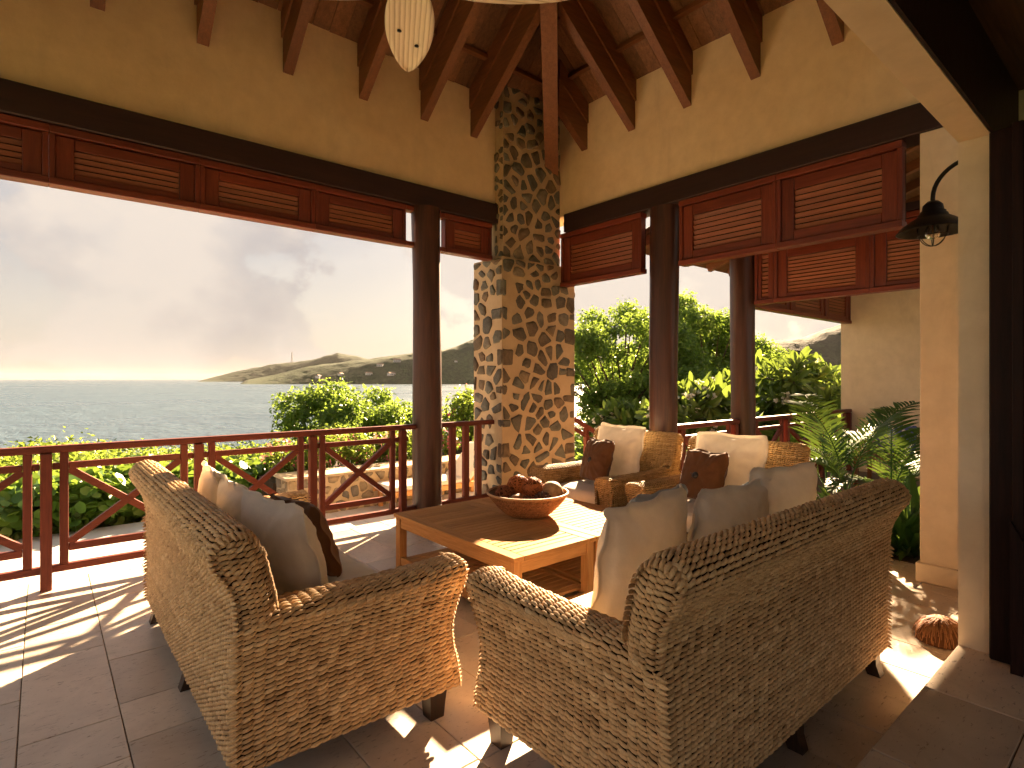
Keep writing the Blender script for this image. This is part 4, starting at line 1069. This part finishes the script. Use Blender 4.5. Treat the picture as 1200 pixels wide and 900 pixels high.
# far hills: each a rounded ridge with its own shoreline distance (metres along the view axis)
_A = R(50.03); _c, _s = math.cos(_A), math.sin(_A)
def ray(az): return Vector((_c+_s*az, _s-_c*az))          # az: tangent of the angle right of the view axis
HILLS = {}
def hill(name, prof, d0, d1, c1, c2, seed, nu=200, nf=34):
    az = np.array([p[0] for p in prof]); hh = np.array([p[1] for p in prof])
    def H(a, f):
        hr = np.interp(a, az, hh)
        k = math.sin(min(f, 1.0)*math.pi/2)**.9 if f <= 1 else math.cos((f-1)*math.pi/2)
        d = d0+(d1-d0)*f; p = ray(a)*d
        n = mnoise.fractal(Vector((p.x*.0035+seed, p.y*.0035, 0)), 1.0, 2.0, 5)
        n2 = mnoise.fractal(Vector((p.x*.03, p.y*.03, seed)), 1.0, 2.0, 3)
        return (p.x, p.y, SEA-1.5+max(0, hr+15.5)*k*(1+.10*n*(1 if f < .97 else .5))+n2*2.2*min(1, hr/20))
    HILLS[name] = H; fsr = np.r_[np.linspace(0, 1, nf), np.linspace(1.1, 2, 8)]; m = len(fsr)
    vs = [H(a, f) for a in np.linspace(az[0], az[-1], nu) for f in fsr]
    fs = [(i*m+j, (i+1)*m+j, (i+1)*m+j+1, i*m+j+1) for i in range(nu-1) for j in range(m-1)]
    t = NT(name); v = t.coord('World'); n = t.noise(v, .012, 6, .65); f2 = t.noise(v, .10, 5, .7); vr = t.vor(v, .16)
    c = t.mix(t.ramp(n, [(.38,0.),(.62,1.)]), c1, c2); c = t.mix(1., c, t.ramp(f2, [(.35,.55),(.65,1.35)]), 'MULTIPLY')
    b = MB(); b.add(vs, fs); o = struct('hill', b, t.done(t.bsdf(c, .95, t.bump(vr, .5, 2.0), .1)), True); return o
hill('headland', [(-.56,-15),(-.547,0),(-.50,36),(-.456,66),(-.395,96),(-.35,122),(-.31,150),(-.285,138),(-.24,110),(-.19,100),(-.1,100)], 3000, 3300, (.018,.032,.015), (.032,.046,.021), 3.0)
hill('bay_hill', [(-.485,-15),(-.472,-2),(-.44,9),(-.41,20),(-.36,40),(-.33,48),(-.27,62),(-.22,76),(-.18,86),(-.12,94),(-.09,112),(-.066,126),(-.03,118),(0,100),(.08,80),(.2,90)], 1620, 1830, (.020,.036,.014), (.040,.058,.022), 8.0)
hill('garden_hill', [(.2,60),(.30,60),(.38,80),(.45,100),(.52,105),(.56,128),(.60,150),(.66,165),(.8,170),(1.0,170)], 1250, 1500, (.013,.018,.010), (.022,.028,.014), 5.0)
# villas on the bay hill
vw = m_flat('villa_wall', (.62,.58,.52), .8, .2); vr_ = m_flat('villa_roof', (.24,.15,.11), .85, .2); vg = m_flat('villa_opening', (.05,.05,.055), .3)
spots = [(-.235,.42,'pale villa on the bay hill, highest of the pair above the tree'), (-.205,.50,'pale villa on the bay hill just right of the highest pair'), (-.17,.60,'white villa near the ridge left of the log post'),
         (-.255,.20,'long pale villa low on the bay hill above the left tree'), (-.215,.16,'pale villa on the bay shore slope above the tree top'), (-.165,.24,'white villa close beside the log post on the hillside'),
         (-.305,.22,'small villa halfway up the slope of the headland'), (-.345,.18,'small villa low on the left slope of the bay hill'), (-.10,.35,'villa seen between the log post and the chimney'), (-.335,.10,'small shore house at the waterline of the bay hill')]
for k, (a, f, lab) in enumerate(spots):
    x, y, z = HILLS['bay_hill'](a, f); v = thing('villa', lab, 'house', (x, y, z-1), R(-40+13*k), 'villas on the bay hill'); s = 1+.25*math.sin(k*2.1)
    b = MB(); b.box(-9*s, 9*s, -5*s, 5*s, 0, 6*s); b.build('wall', vw, v)
    b = MB(); b.prism([(-6*s,6*s),(6*s,6*s),(0,9*s)], 'x', -10*s, 10*s); b.build('roof', vr_, v)
    for i in range(3): b = MB(); b.box((-6.5+5*i)*s, (-3.5+5*i)*s, -5.3*s, -5*s-.01, 1.5*s, 4.2*s); b.build('window', vg, v)
x, y, z = HILLS['headland'](-.392, 1.0)
mt = thing('radio_mast', 'thin lattice mast standing on the far headland ridge', 'mast', (x, y, z-3))
mm = m_flat('mast_steel', (.25,.22,.20), .6)
hm = 66
for (sx, sy) in ((-1,-1),(1,-1),(1,1),(-1,1)): b = MB(); b.bar((sx*4, sy*4, 0), (sx*.9, sy*.9, hm), .9, .9); b.build('leg', mm, mt)
for i in range(7):
    z0, z1 = hm*i/7, hm*(i+1)/7; w0, w1 = 4-3.1*i/7, 4-3.1*(i+1)/7
    for (p, q) in (((-1,-1),(1,-1)), ((1,-1),(1,1)), ((1,1),(-1,1)), ((-1,1),(-1,-1))):
        b = MB(); b.bar((p[0]*w0, p[1]*w0, z0), (q[0]*w1, q[1]*w1, z1), .5, .5); b.build('brace', mm, mt)

# ------------------------------------------------------------------ foliage
DIA = (np.array([(0,0,0),(.42,.5,.10),(1,0,-.05),(.42,-.5,.10)]), np.array([(0,1,2),(0,2,3)]))
LONG = (np.array([(0,0,0),(.3,.30,.04),(.65,.5,.03),(.92,.28,-.04),(1.02,0,-.10),(.92,-.28,-.04),(.65,-.5,.03),(.3,-.30,.04),(.5,0,-.03)]), np.array([(0,1,8),(1,2,8),(2,3,8),(3,4,8),(4,5,8),(5,6,8),(6,7,8),(7,0,8)]))
ROUND = (np.array([(0,0,0),(.2,.42,.06),(.6,.52,.08),(.95,.25,.02),(.95,-.25,.02),(.6,-.52,.08),(.2,-.42,.06)]), np.array([(0,1,2),(0,2,3),(0,3,4),(0,4,5),(0,5,6)]))
def unit(a): return a/(np.linalg.norm(a, axis=-1, keepdims=True)+1e-9)
def leaf_cloud(C, N, size, aspect, shape, r, tint=None, droop=.3, D=None):
    """leaves at C with normals N; random heading; returns verts, faces, tint per vertex"""
    tv, tf = shape; k = len(C)
    if D is None: D = r.normal(0, 1, (k, 3)); D[:, 2] -= droop
    D = unit(D-N*(D*N).sum(1, keepdims=True)); Sd = np.cross(N, D); s = size*np.exp(r.normal(0, .22, k)); 
    V = C[:, None]+(D[:, None]*tv[None, :, 0:1]+Sd[:, None]*tv[None, :, 1:2]*aspect+N[:, None]*tv[None, :, 2:3])*s[:, None, None]
    F = tf[None]+(np.arange(k)*len(tv))[:, None, None]
    if tint is None: tint = r.random(k)
    return V.reshape(-1, 3), F.reshape(-1, 3), np.repeat(tint, len(tv))
def clump_points(clumps, n_per, r, hollow=.45):
    C, N, T = [], [], []
    for (c, rad, tn) in clumps:
        k = int(n_per*rad[0]*rad[1]**.5*rad[2]**.5/.3)+20; d = unit(r.normal(0, 1, (k, 3))); q = hollow+(1-hollow)*r.random((k, 1))**.6
        wob = 1+.28*np.sin(d[:, :1]*7+c[0]*3)*np.sin(d[:, 1:2]*6+c[1])+.12*r.normal(0, 1, (k, 1))
        C.append(np.array(c)+d*q*wob*np.array(rad)); N.append(unit(d*.55+np.array((0, 0, .45))+r.normal(0, .55, (k, 3)))); T.append(np.clip(tn+r.normal(0, .22, k), 0, 1))
    return np.concatenate(C), np.concatenate(N), np.concatenate(T)
M['bark'] = m_flat('bark', (.075,.050,.032), .9, .2, 18, .4)
M['leaf_tree'] = m_leaf('tree_leaf', (.065,.13,.024), (.13,.22,.040), (.20,.28,.055))
M['leaf_dark'] = m_leaf('dark_tree_leaf', (.06,.12,.026), (.12,.21,.042), (.19,.27,.055))
M['leaf_scrub'] = m_leaf('scrub_leaf', (.050,.090,.012), (.115,.165,.022), (.20,.22,.04))
M['leaf_grape'] = m_leaf('sea_grape_leaf', (.040,.110,.014), (.085,.175,.022), (.16,.25,.04), .35)
M['leaf_plum'] = m_leaf('frangipani_leaf', (.040,.085,.020), (.09,.14,.028), (.15,.18,.035), .35, .4)
M['leaf_palm'] = m_leaf('palm_leaf', (.016,.062,.014), (.036,.11,.022), (.065,.15,.03), .14, .45)
M['pink'] = m_leaf('pink_bract', (.55,.045,.20), (.75,.10,.32), (.80,.22,.40), .45, .6)
M['white_fl'] = m_leaf('white_petal', (.75,.70,.58), (.85,.82,.74), (.9,.88,.8), .35, .6)
M['yellow'] = m_flat('yellow_petal', (.75,.42,.03), .6)
def tree(name, label, base, crown_c, crown_r, n_cl, cl_r, leaf, n_per, mat, seed, group=None, cat='tree', aspect=.55, shape=DIA, trunk=.09, flowers=None):
    r = np.random.default_rng(seed); g = random.Random(seed)
    o = thing(name, label, cat, base, 0, group, True); b = Vector(base); cc = Vector(crown_c); clumps = []
    for i in range(n_cl):
        d = unit(r.normal(0, 1, 3)); q = r.random()**.4*1.06; rad = cl_r*(.45+.75*r.random())
        clumps.append((tuple(np.array(crown_c)+d*q*np.array(crown_r)), (rad, rad, rad*.78), .25+.5*r.random()))
    C, N, T = clump_points(clumps, n_per, r); V, F, tt = leaf_cloud(C, N, leaf, aspect, shape, r, T)
    V = V-np.array(base); link('crown', mesh_np('crown', V, F, mat, False, {'tint': tt}), o)
    m = MB(); fork = b.lerp(cc, .45)+Vector((g.uniform(-.1,.1), g.uniform(-.1,.1), 0))
    m.tube([b-Vector((0,0,.2)), b.lerp(fork, .5)+Vector((g.uniform(-.06,.06), g.uniform(-.06,.06), 0)), fork], [trunk*1.25, trunk, trunk*.8], 9)
    for (c, rad, _) in clumps:
        e = Vector(c); md = fork.lerp(e, .5)+Vector((g.uniform(-.15,.15), g.uniform(-.15,.15), -.1)); m.tube([fork, md, e], [trunk*.5, trunk*.3, trunk*.08], 5)
    m.build('trunk', M['bark'], o, True)
    if flowers:
        fm_, nf, fs_ = flowers; idx = r.choice(len(C), nf, replace=False); Cf = np.repeat(C[idx]+N[idx]*leaf*.3, 7, 0)+r.normal(0, leaf*.7, (nf*7, 3))
        V, F, tt = leaf_cloud(Cf, unit(r.normal(0, 1, (nf*7, 3))), fs_, .8, ROUND, r); o2 = link('flowers', mesh_np('flowers', V-np.array(base), F, M[fm_], False, {'tint': tt}), o); o2['kind'] = 'stuff'
    return o
def gz(x, y): return ground_z(x, y)-.05
tg = 'garden trees'
def tr(az, d): p = ray(az)*d; return p.x, p.y
# big trees right of the chimney
x, y = tr(.195, 15.5); tree('broadleaf_tree', 'dense green tree between the stone chimney and the log post', (x, y, gz(x, y)), (x, y, 1.45), (1.95, 1.95, 1.85), 64, .44, .105, 1050, M['leaf_dark'], 61, tg)
x, y = tr(.335, 17.0); tree('broadleaf_tree', 'tallest green tree, rising between the two log posts', (x, y, gz(x, y)), (x, y, 2.0), (1.65, 1.65, 1.8), 56, .44, .115, 1050, M['leaf_tree'], 62, tg)
x, y = tr(.255, 19.0); tree('broadleaf_tree', 'green tree hidden behind the log post, between its two neighbours', (x, y, gz(x, y)), (x, y, 1.7), (1.7, 1.7, 1.7), 40, .5, .12, 900, M['leaf_dark'], 63, tg)
x, y = tr(.44, 16.5); tree('broadleaf_tree', 'green tree low behind the frangipani and the outer log post', (x, y, gz(x, y)), (x, y, .9), (1.8, 1.8, 1.2), 24, .6, .11, 1000, M['leaf_tree'], 64, tg)
x, y = tr(.56, 18.0); tree('broadleaf_tree', 'shaded green tree behind the frangipani next to the end wall', (x, y, gz(x, y)), (x, y, .6), (2.2, 2.2, 1.0), 24, .65, .12, 900, M['leaf_dark'], 65, tg)
# sea-side trees
x, y = tr(-.315, 14.0); tree('broadleaf_tree', 'rounded green tree standing before the bay, left of its twin', (x, y, gz(x, y)), (x, y, .15), (1.15, 1.15, 1.0), 24, .48, .105, 1150, M['leaf_tree'], 66, tg)
x, y = tr(-.225, 14.6); tree('broadleaf_tree', 'bright green tree standing before the bay, beside the log post', (x, y, gz(x, y)), (x, y, .25), (.95, .95, 1.1), 24, .48, .105, 1150, M['leaf_tree'], 67, tg)
x, y = tr(-.27, 12.6); tree('broadleaf_shrub', 'dark leafy shrub filling in under the two bay trees', (x, y, gz(x, y)), (x, y, -.55), (1.6, 1.0, .75), 22, .5, .10, 950, M['leaf_dark'], 68, cat='shrub')
x, y = tr(-.085, 11.0); tree('broadleaf_shrub', 'loose bright green shrub with pink blooms between log post and chimney', (x, y, gz(x, y)), (x, y, .25), (.75, .75, .85), 20, .34, .085, 900, M['leaf_scrub'], 69, cat='shrub', flowers=('pink', 14, .05))
# bougainvillea above the garden wall
for k, (bx_, by_, lab) in enumerate(((2.95, 7.95, 'pink bougainvillea nearest the sea-side sofa, on the stone garden wall'), (3.85, 8.1, 'pink bougainvillea in the middle of the stone garden wall'), (4.75, 8.2, 'pink bougainvillea behind the log post and lounger'))):
    tree('bougainvillea', lab, (bx_, by_, -.15), (bx_, by_, .30), (.62, .42, .26), 14, .24, .06, 1500, M['leaf_scrub'], 71+k, 'bougainvillea on the garden wall', 'shrub', trunk=.03, flowers=('pink', 34, .05))
# low scrub between the walkway and the sea: one mass
def scrub():
    r = np.random.default_rng(5); cl = []
    for i in range(230):
        x = r.uniform(-9, 7.5); y = r.uniform(9.2, 19); top = 1.4-.124*(.643*x+.766*y)+r.normal(0, .10); g0 = gz(x, y)
        if top < g0+.25: top = g0+.3+.3*r.random()
        cl.append(((x, y, top-.42), (.62, .62, .40), .2+.6*r.random()))
    C, N, T = clump_points(cl, 420, r, .55); V, F, tt = leaf_cloud(C, N, .085, .5, DIA, r, T)
    o = link('scrub', mesh_np('scrub', V, F, M['leaf_scrub'], False, {'tint': tt})); tag(o, 'yellow-green coastal scrub covering the slope down to the sea', 'scrub', kind='stuff')
scrub()
def grape(label, x0, x1, y0, y1, top, n, seed, nflo):
    r = np.random.default_rng(seed); c0 = ((x0+x1)/2, (y0+y1)/2, -.5); o = thing('sea_grape_shrub', label, 'shrub', c0, 0, 'round-leaved shrubs along the walkway')
    cl = [((r.uniform(x0, x1)-c0[0], r.uniform(y0, y1)-c0[1], r.uniform(.25, .5+top-.18)), (.34, .34, .30), .25+.5*r.random()) for _ in range(34)]
    C, N, T = clump_points(cl, n, r, .6); V, F, tt = leaf_cloud(C, N, .115, .95, ROUND, r, T); link('foliage', mesh_np('foliage', V, F, M['leaf_grape'], False, {'tint': tt}), o)
    m = MB()
    for (c, _, _) in cl[:16]: m.tube([(c[0]*.3, c[1]*.3, -.05), (c[0]*.7, c[1]*.7, .2), c], [.018, .012, .006], 5)
    m.build('stems', M['bark'], o, True)
    for i in range(nflo):
        q = MB(); p = C[r.integers(len(C))]; p = np.array((p[0], -.55+.3*r.random(), min(p[2]+.1, .5)))
        for j in range(9): a = j*.7; q.lathe([(.001,-.02),(.022,0),(.012,.02),(.001,.022)], 6, (p[0]+.04*math.cos(a), p[1]+.04*math.sin(a), p[2]+.015*math.sin(3*a)))
        q.build('flower', M['yellow'], o)
grape('round-leaved shrub with yellow blooms at the left edge below the railing', -1.9, .2, 8.25, 9.2, .12, 520, 81, 5)
grape('round-leaved shrub behind the first crossed brace of the sea railing', .2, 1.6, 8.3, 9.3, .15, 520, 82, 4)
grape('round-leaved shrub behind the sofa pillows', 1.6, 2.9, 8.4, 9.4, .10, 480, 83, 0)

# walkway, garden wall and lounger
wk = MB(); wk.box(-9, 7.0, WY+.222, 8.15, -.60, -.352); walk = struct('walkway', wk, M['grout'])
rr = random.Random(8); x = -9.0
cm = {}
for ky, (ya, yb) in enumerate(((5.09, 5.85), (5.85, 6.62), (6.62, 7.38), (7.38, 8.14))):
    x = -3.0-rr.random()
    while x < 6.9:
        key = round(yb-ya-.008, 3)
        if key not in cm: q = MB(); q.box(0, .992, 0, key, -.012, 0, .003); cm[key] = q.mesh('slab', M['concrete'])
        link('slab', cm[key], walk, (x, ya+.004, -.34)); x += 1.0
gw = thing('garden_wall', 'low garden wall of rounded tan stones beyond the railing', 'wall', (3.8, 7.3, -.35), world_coords=True)
b = MB(); b.box(2.34, 5.6, 7.12, 7.55, -.36, .13); b.build('mortar_core', M['mortar'], gw)
M_keep = M['stone']
def m_gstone():
    t = NT('garden_stone'); v = t.coord('Object', rnd=True); n = t.noise(v, 9, 6, .65, .5)
    c = t.ramp(t.rand(), [(0.,(.20,.17,.12)), (.3,(.33,.25,.15)), (.6,(.16,.15,.13)), (1.,(.38,.28,.16))]); c = t.mix(1., c, t.ramp(n, [(.3,.6),(.7,1.3)]), 'MULTIPLY')
    return t.done(t.bsdf(c, .8, t.bump(n, .7, .03), .3))
M['stone'] = m_gstone()
stone_face(gw, (2.35, 7.12, -.345), (1,0,0), (0,0,1), 3.2, .47, .045, .21, 31)
stone_face(gw, (2.34, 7.54, -.345), (0,-1,0), (0,0,1), .42, .47, .045, .21, 32)
b = MB(); b.box(2.30, 5.64, 7.08, 7.60, .131, .165, .012); b.build('coping', M['mortar'], gw)
M['stone'] = M_keep
bed = MB(); bed.box(2.3, 6.2, 7.56, 9.0, -.6, .05); struct('planting_bed', bed, m_flat('soil', (.06,.045,.03), .95, .1, 8, .4))
lo = thing('sun_lounger', 'wooden sun lounger with white cushion and raised back on the walkway', 'sun lounger', (3.45, 6.42, -.34))
for yy in (.02, .60):
    q = MB(); q.box(0, 1.85, yy, yy+.05, .22, .29, .004); q.build('side_rail', M['teak_x'], lo)
for xx in (.08, 1.62):
    for yy in (.02, .60): q = MB(); q.box(xx, xx+.055, yy+.0, yy+.05, 0, .219, .004); q.build('leg', M['teak_z'], lo)
for i in range(12): q = MB(); q.box(.03+i*.1, .10+i*.1, .071, .599, .245, .265, .003); q.build('slat', M['teak_y'], lo)
q = MB(); q.bar((1.2, .10, .28), (1.62, .10, .70), .04, .04); q.bar((1.2, .57, .28), (1.62, .57, .70), .04, .04); q.bar((1.5, .10, .58), (1.72, .10, .29), .035, .035); q.bar((1.5, .57, .58), (1.72, .57, .29), .035, .035); q.build('backrest', M['teak_x'], lo)
c = rounded_cushion('mattress', 1.2, .58, .08, M['seat_linen'], lo, .004, 3); c.location = (.60, .335, .268)
c = rounded_cushion('back_cushion', .66, .58, .08, M['seat_linen'], lo, .004, 4); c.location = (1.42, .335, .50); c.rotation_euler = (0, R(-45), 0)

# frangipani ------------------------------------------------------------------
def rosette(seed, n=15, ln=.27):
    r = np.random.default_rng(seed); a = np.arange(n)*2.39996; el = np.linspace(1.15, -.25, n)+r.normal(0, .10, n)
    D = np.stack([np.cos(a)*np.cos(el), np.sin(a)*np.cos(el), np.sin(el)], 1); up = np.tile((0., 0., 1.), (n, 1)); S = unit(np.cross(D, up)); N = np.cross(S, D)
    V, F, tt = leaf_cloud(D*.02, N, ln, .30, LONG, r, np.clip(.45+r.normal(0, .25, n), 0, 1), D=D); return mesh_np('leaf_rosette', V, F, M['leaf_plum'], True, {'tint': tt})
ROS = [rosette(s) for s in (1, 2, 3, 4)]
def flowerhead(seed):
    r = np.random.default_rng(seed); C = r.normal(0, .055, (16, 3)); C[:, 2] = abs(C[:, 2])+.05; Cc = np.repeat(C, 5, 0); a = np.tile(np.arange(5)*2*math.pi/5, 16); D = np.stack([np.cos(a), np.sin(a), .25+0*a], 1)
    N = np.tile((0., 0., 1.), (80, 1))+r.normal(0, .2, (80, 3)); V, F, tt = leaf_cloud(Cc, unit(N), .042, .75, ROUND, r, D=D); return mesh_np('flower_cluster', V, F, M['white_fl'], False, {'tint': tt})
FLO = [flowerhead(s) for s in (1, 2)]
def frangipani(label, base, h, spread, levels, seed, flo, group='frangipani trees', lean=(0, 0)):
    g = random.Random(seed); o = thing('frangipani_tree', label, 'tree', base, 0, group); m = MB(); tips = []
    def grow(p, d, ln, rad, lv):
        e = p+d*ln; mid = p.lerp(e, .5)+Vector((g.uniform(-1,1), g.uniform(-1,1), 0))*ln*.07
        m.tube([p, mid, e], [rad, rad*.85, rad*.72], 6)
        if lv == 0: tips.append((e, d)); return
        k = 3 if g.random() < .55 else 2; a0 = g.uniform(0, 6.28); ref = d.orthogonal().normalized(); r2 = d.cross(ref)
        for i in range(k):
            a = a0+2*math.pi*i/k+g.uniform(-.4, .4); sp = spread*g.uniform(.75, 1.2); nd = (d*math.cos(sp)+(ref*math.cos(a)+r2*math.sin(a))*math.sin(sp)); nd.z = nd.z*.9+.14
            grow(e, nd.normalized(), ln*g.uniform(.66, .90), rad*.68, lv-1)
    grow(Vector((0, 0, 0)), Vector((lean[0], lean[1], 1)).normalized(), h*.30, .075, levels)
    m.build('trunk', m_frang, o, True)
    for i, (e, d) in enumerate(tips):
        q = d.to_track_quat('Z', 'Y') @ Matrix.Rotation(g.uniform(0, 6.28), 3, 'Z').to_quaternion()
        c = link('leaf_rosette', ROS[i % 4], o, e, q.to_euler()); s = g.uniform(.8, 1.2); c.scale = (s, s, s)
        if g.random() < flo: link('flower_cluster', FLO[i % 2], o, e+d*.06, q.to_euler())['kind'] = 'stuff'
    return o
m_frang = m_flat('frangipani_bark', (.12,.095,.07), .8, .3, 20, .35)
x, y = tr(.53, 10.2); frangipani('frangipani spreading between the outer log post and the end wall', (x, y, gz(x, y)), 2.25, .58, 5, 5, .10)
x, y = tr(.41, 11.5); frangipani('frangipani with white blooms behind the outer log post', (x, y, gz(x, y)), 2.05, .58, 5, 9, .22)
x, y = tr(.315, 9.0); frangipani('white-flowering frangipani between the two log posts', (x, y, gz(x, y)), 1.75, .58, 5, 14, .34)
x, y = tr(.205, 10.4); frangipani('small frangipani between the chimney and the near log post', (x, y, gz(x, y)), 1.35, .60, 5, 23, .26)
# ground-cover mass behind the garden railing
def cover():
    r = np.random.default_rng(15); cl = []
    for i in range(150):
        d = r.uniform(8.5, 15); a = r.uniform(.08, .72); p = ray(a)*d
        if p.y < 3.9 : continue
        cl.append(((p.x, p.y, gz(p.x, p.y)+.35+.45*r.random()), (.5, .5, .42), .2+.5*r.random()))
    C, N, T = clump_points(cl, 420, r, .5); V, F, tt = leaf_cloud(C, N, .09, .5, DIA, r, T)
    o = link('undergrowth', mesh_np('undergrowth', V, F, M['leaf_tree'], False, {'tint': tt})); tag(o, 'low green undergrowth beneath the frangipani trees', 'undergrowth', kind='stuff')
cover()

# palm in the corner bed ----------------------------------------------------------
def frond(seed, ln, arch, n=30, lw=.024, ll=.34):
    r = np.random.default_rng(seed); ts = np.linspace(0, 1, 24); ang = R(80)-arch*ts**1.3; ds = ln/23
    P = np.zeros((24, 3)); 
    for i in range(1, 24): P[i] = P[i-1]+np.array((math.cos(ang[i]), .04*math.sin(3*ts[i]+seed), math.sin(ang[i])))*ds
    m = MB(); m.tube([tuple(p) for p in P], list(.011*(1-.8*ts)), 5); stem_v = np.array(m.v); 
    q = np.linspace(.24, .99, n); C = np.stack([np.interp(q, ts, P[:, k]) for k in range(3)], 1); T = np.stack([np.gradient(P[:, k]) for k in range(3)], 1); T = unit(np.stack([np.interp(q, ts, T[:, k]) for k in range(3)], 1))
    Vs, Fs, Ts = [], [], []; off = 0
    for sg in (-1, 1):
        side = np.tile((0., float(sg), 0.), (n, 1)); up = unit(np.cross(T, side))*np.where(np.cross(T, side)[:, 2:3] < 0, -1, 1)
        D = unit(T*.75+side*1.0+up*.25+r.normal(0, .06, (n, 3))); L_ = ll*np.sin(np.clip(q, .1, .97)*math.pi)**.45*(1+.08*r.normal(0, 1, n)); W_ = np.full(n, lw)
        S = unit(np.cross(D, up)); tint = np.clip(.5+r.normal(0, .2, n), 0, 1)
        for f0 in range(n):
            pts = []
            for j, s_ in enumerate((0, .25, .5, .75, 1.0)):
                c = C[f0]+D[f0]*L_[f0]*s_+np.array((0, 0, -.20*L_[f0]*s_*s_)); w_ = W_[f0]*(.35, .95, 1., .7, .04)[j]/2
                pts += [c-S[f0]*w_, c+S[f0]*w_]
            Vs.append(np.array(pts)); Fs.append(np.array([(2*j, 2*j+1, 2*j+3, 2*j+2) for j in range(4)])+off); Ts.append(np.full(10, tint[f0])); off += 10
    V = np.concatenate(Vs); F = np.concatenate(Fs); tt = np.concatenate(Ts)
    st = np.array(m.v); sf = np.array([f for f in m.f if len(f) == 4]); V2 = np.concatenate([V, st]); F2 = np.concatenate([F, sf+len(V)]); t2 = np.concatenate([tt, np.full(len(st), .8)])
    return mesh_np('frond', V2, F2, M['leaf_palm'], False, {'tint': t2})
FR = [frond(1, 1.25, R(95)), frond(2, 1.1, R(120)), frond(3, 1.35, R(62)), frond(4, .85, R(130), ll=.26)]
def palm(label, base, spec, stems):
    o = thing('palm', label, 'palm', base, 0); m = MB()
    for (sx, sy, h) in stems: m.tube([(sx, sy, -.05), (sx*1.1, sy*1.1, h*.5), (sx*1.25, sy*1.25, h)], [.022, .018, .014], 7)
    m.build('stems', m_flat('palm_stem', (.20,.17,.05), .5, .4, 20, .3), o, True)
    for (k, a, si, sc) in spec:
        sx, sy, h = stems[si]; c = link('frond', FR[k], o, (sx*1.25, sy*1.25, h-.05), (0, 0, R(a))); c.scale = (sc,)*3
    return o
palm('green areca palm in the corner bed beside the cream pillar', (5.45, 1.72, 0),
     [(0,138,0,.66),(1,112,1,.72),(2,62,0,.80),(2,300,1,.74),(2,330,0,.82),(2,20,2,.86),(2,350,2,.70),(1,320,2,.9),(3,180,2,.8),(3,140,2,.8),(0,285,2,.75),(2,40,1,.9),(3,80,0,.8),(0,345,1,.8)],
     [(-.12,.10,.42), (-.02,.26,.38), (.10,-.10,.30)])
def tuft(label, base, seed, n, ln):
    r = np.random.default_rng(seed); a = r.uniform(0, 6.28, n); el = r.uniform(.3, 1.3, n); D = np.stack([np.cos(a)*np.cos(el), np.sin(a)*np.cos(el), np.sin(el)], 1); S = unit(np.cross(D, np.tile((0., 0., 1.), (n, 1)))); N = np.cross(S, D)
    V, F, tt = leaf_cloud(r.normal(0, .04, (n, 3))*np.array((1, 1, .2)), N, ln, .13, LONG, r, np.clip(.4+r.normal(0, .25, n), 0, 1), D=D); V[:, 2] = np.maximum(V[:, 2]-.5*(V[:, 0]**2+V[:, 1]**2), -.01)
    o = link('strap_plant', mesh_np('strap_plant', V, F, M['leaf_palm'], True, {'tint': tt}), None, base); return tag(o, label, 'plant', 'strap-leaved plants at the foot of the palm')
tuft('strap-leaved plant at the foot of the palm nearest the sofa back', (5.22, 1.78, .0), 1, 90, .42)
tuft('strap-leaved plant at the foot of the palm by the pillar plinth', (5.28, 1.42, .0), 2, 90, .40)
tuft('strap-leaved plant at the back of the palm bed', (5.62, 1.60, .0), 3, 80, .45)
soil = MB(); soil.box(5.06, 6.0, 1.1, 2.6, -.02, .006); struct('soil_bed', soil, bpy.data.materials['soil'])
# bench with cushion behind the palm
bn = thing('bench', 'low wooden bench with blue patterned cushion behind the palm', 'bench', (8.2, 1.75, 0))
for yy in (.0, .98): 
    for xx in (0, .5): q = MB(); q.box(xx, xx+.05, yy, yy+.05, 0, .40 if xx == 0 else .80, .004); q.build('leg', M['rafter_z'], bn)
    q = MB(); q.box(-.02, .57, yy-.01, yy+.06, .60 if False else .55, .59, .004); q.build('armrest', M['rafter_x'], bn)
for i in range(5): q = MB(); q.box(.02+i*.11, .11+i*.11, .052, .978, .36, .385, .003); q.build('seat_slat', M['rafter_y'], bn)
for zz in (.58, .70): q = MB(); q.box(.51, .54, .052, .978, zz, zz+.07, .003); q.build('back_rail', M['rafter_y'], bn)
t = NT('blue_print'); v = t.coord('Object'); w_ = t.vor(v, 14, 'F1'); cp = t.ramp(w_, [(.30,(.62,.60,.60)), (.40,(.10,.12,.33))]); mp_ = t.done(t.bsdf(cp, .9, None, .2))
pillow('scatter_pillow', 'blue and white patterned pillow on the bench behind the palm', 'pillow', .48, .44, .16, mp_, (8.55, 2.42, .39), R(86), R(14), seed=33, flange=.01)

# air between here and the far hills
hz = MB(); hz.box(-26000, 26000, -26000, 26000, SEA-3.2, 190.0)
hm_ = NT('air'); pv = hm_.n('ShaderNodeVolumePrincipled'); pv.inputs['Color'].default_value = (.60, .57, .55, 1); pv.inputs['Density'].default_value = .000022; pv.inputs['Anisotropy'].default_value = 0.0
hm_.l(pv.outputs[0], hm_.out.inputs['Volume'])
hzo = hz.build('haze', hm_.m); tag(hzo, 'pale sea haze lying over the bay and hills', 'haze', kind='stuff')
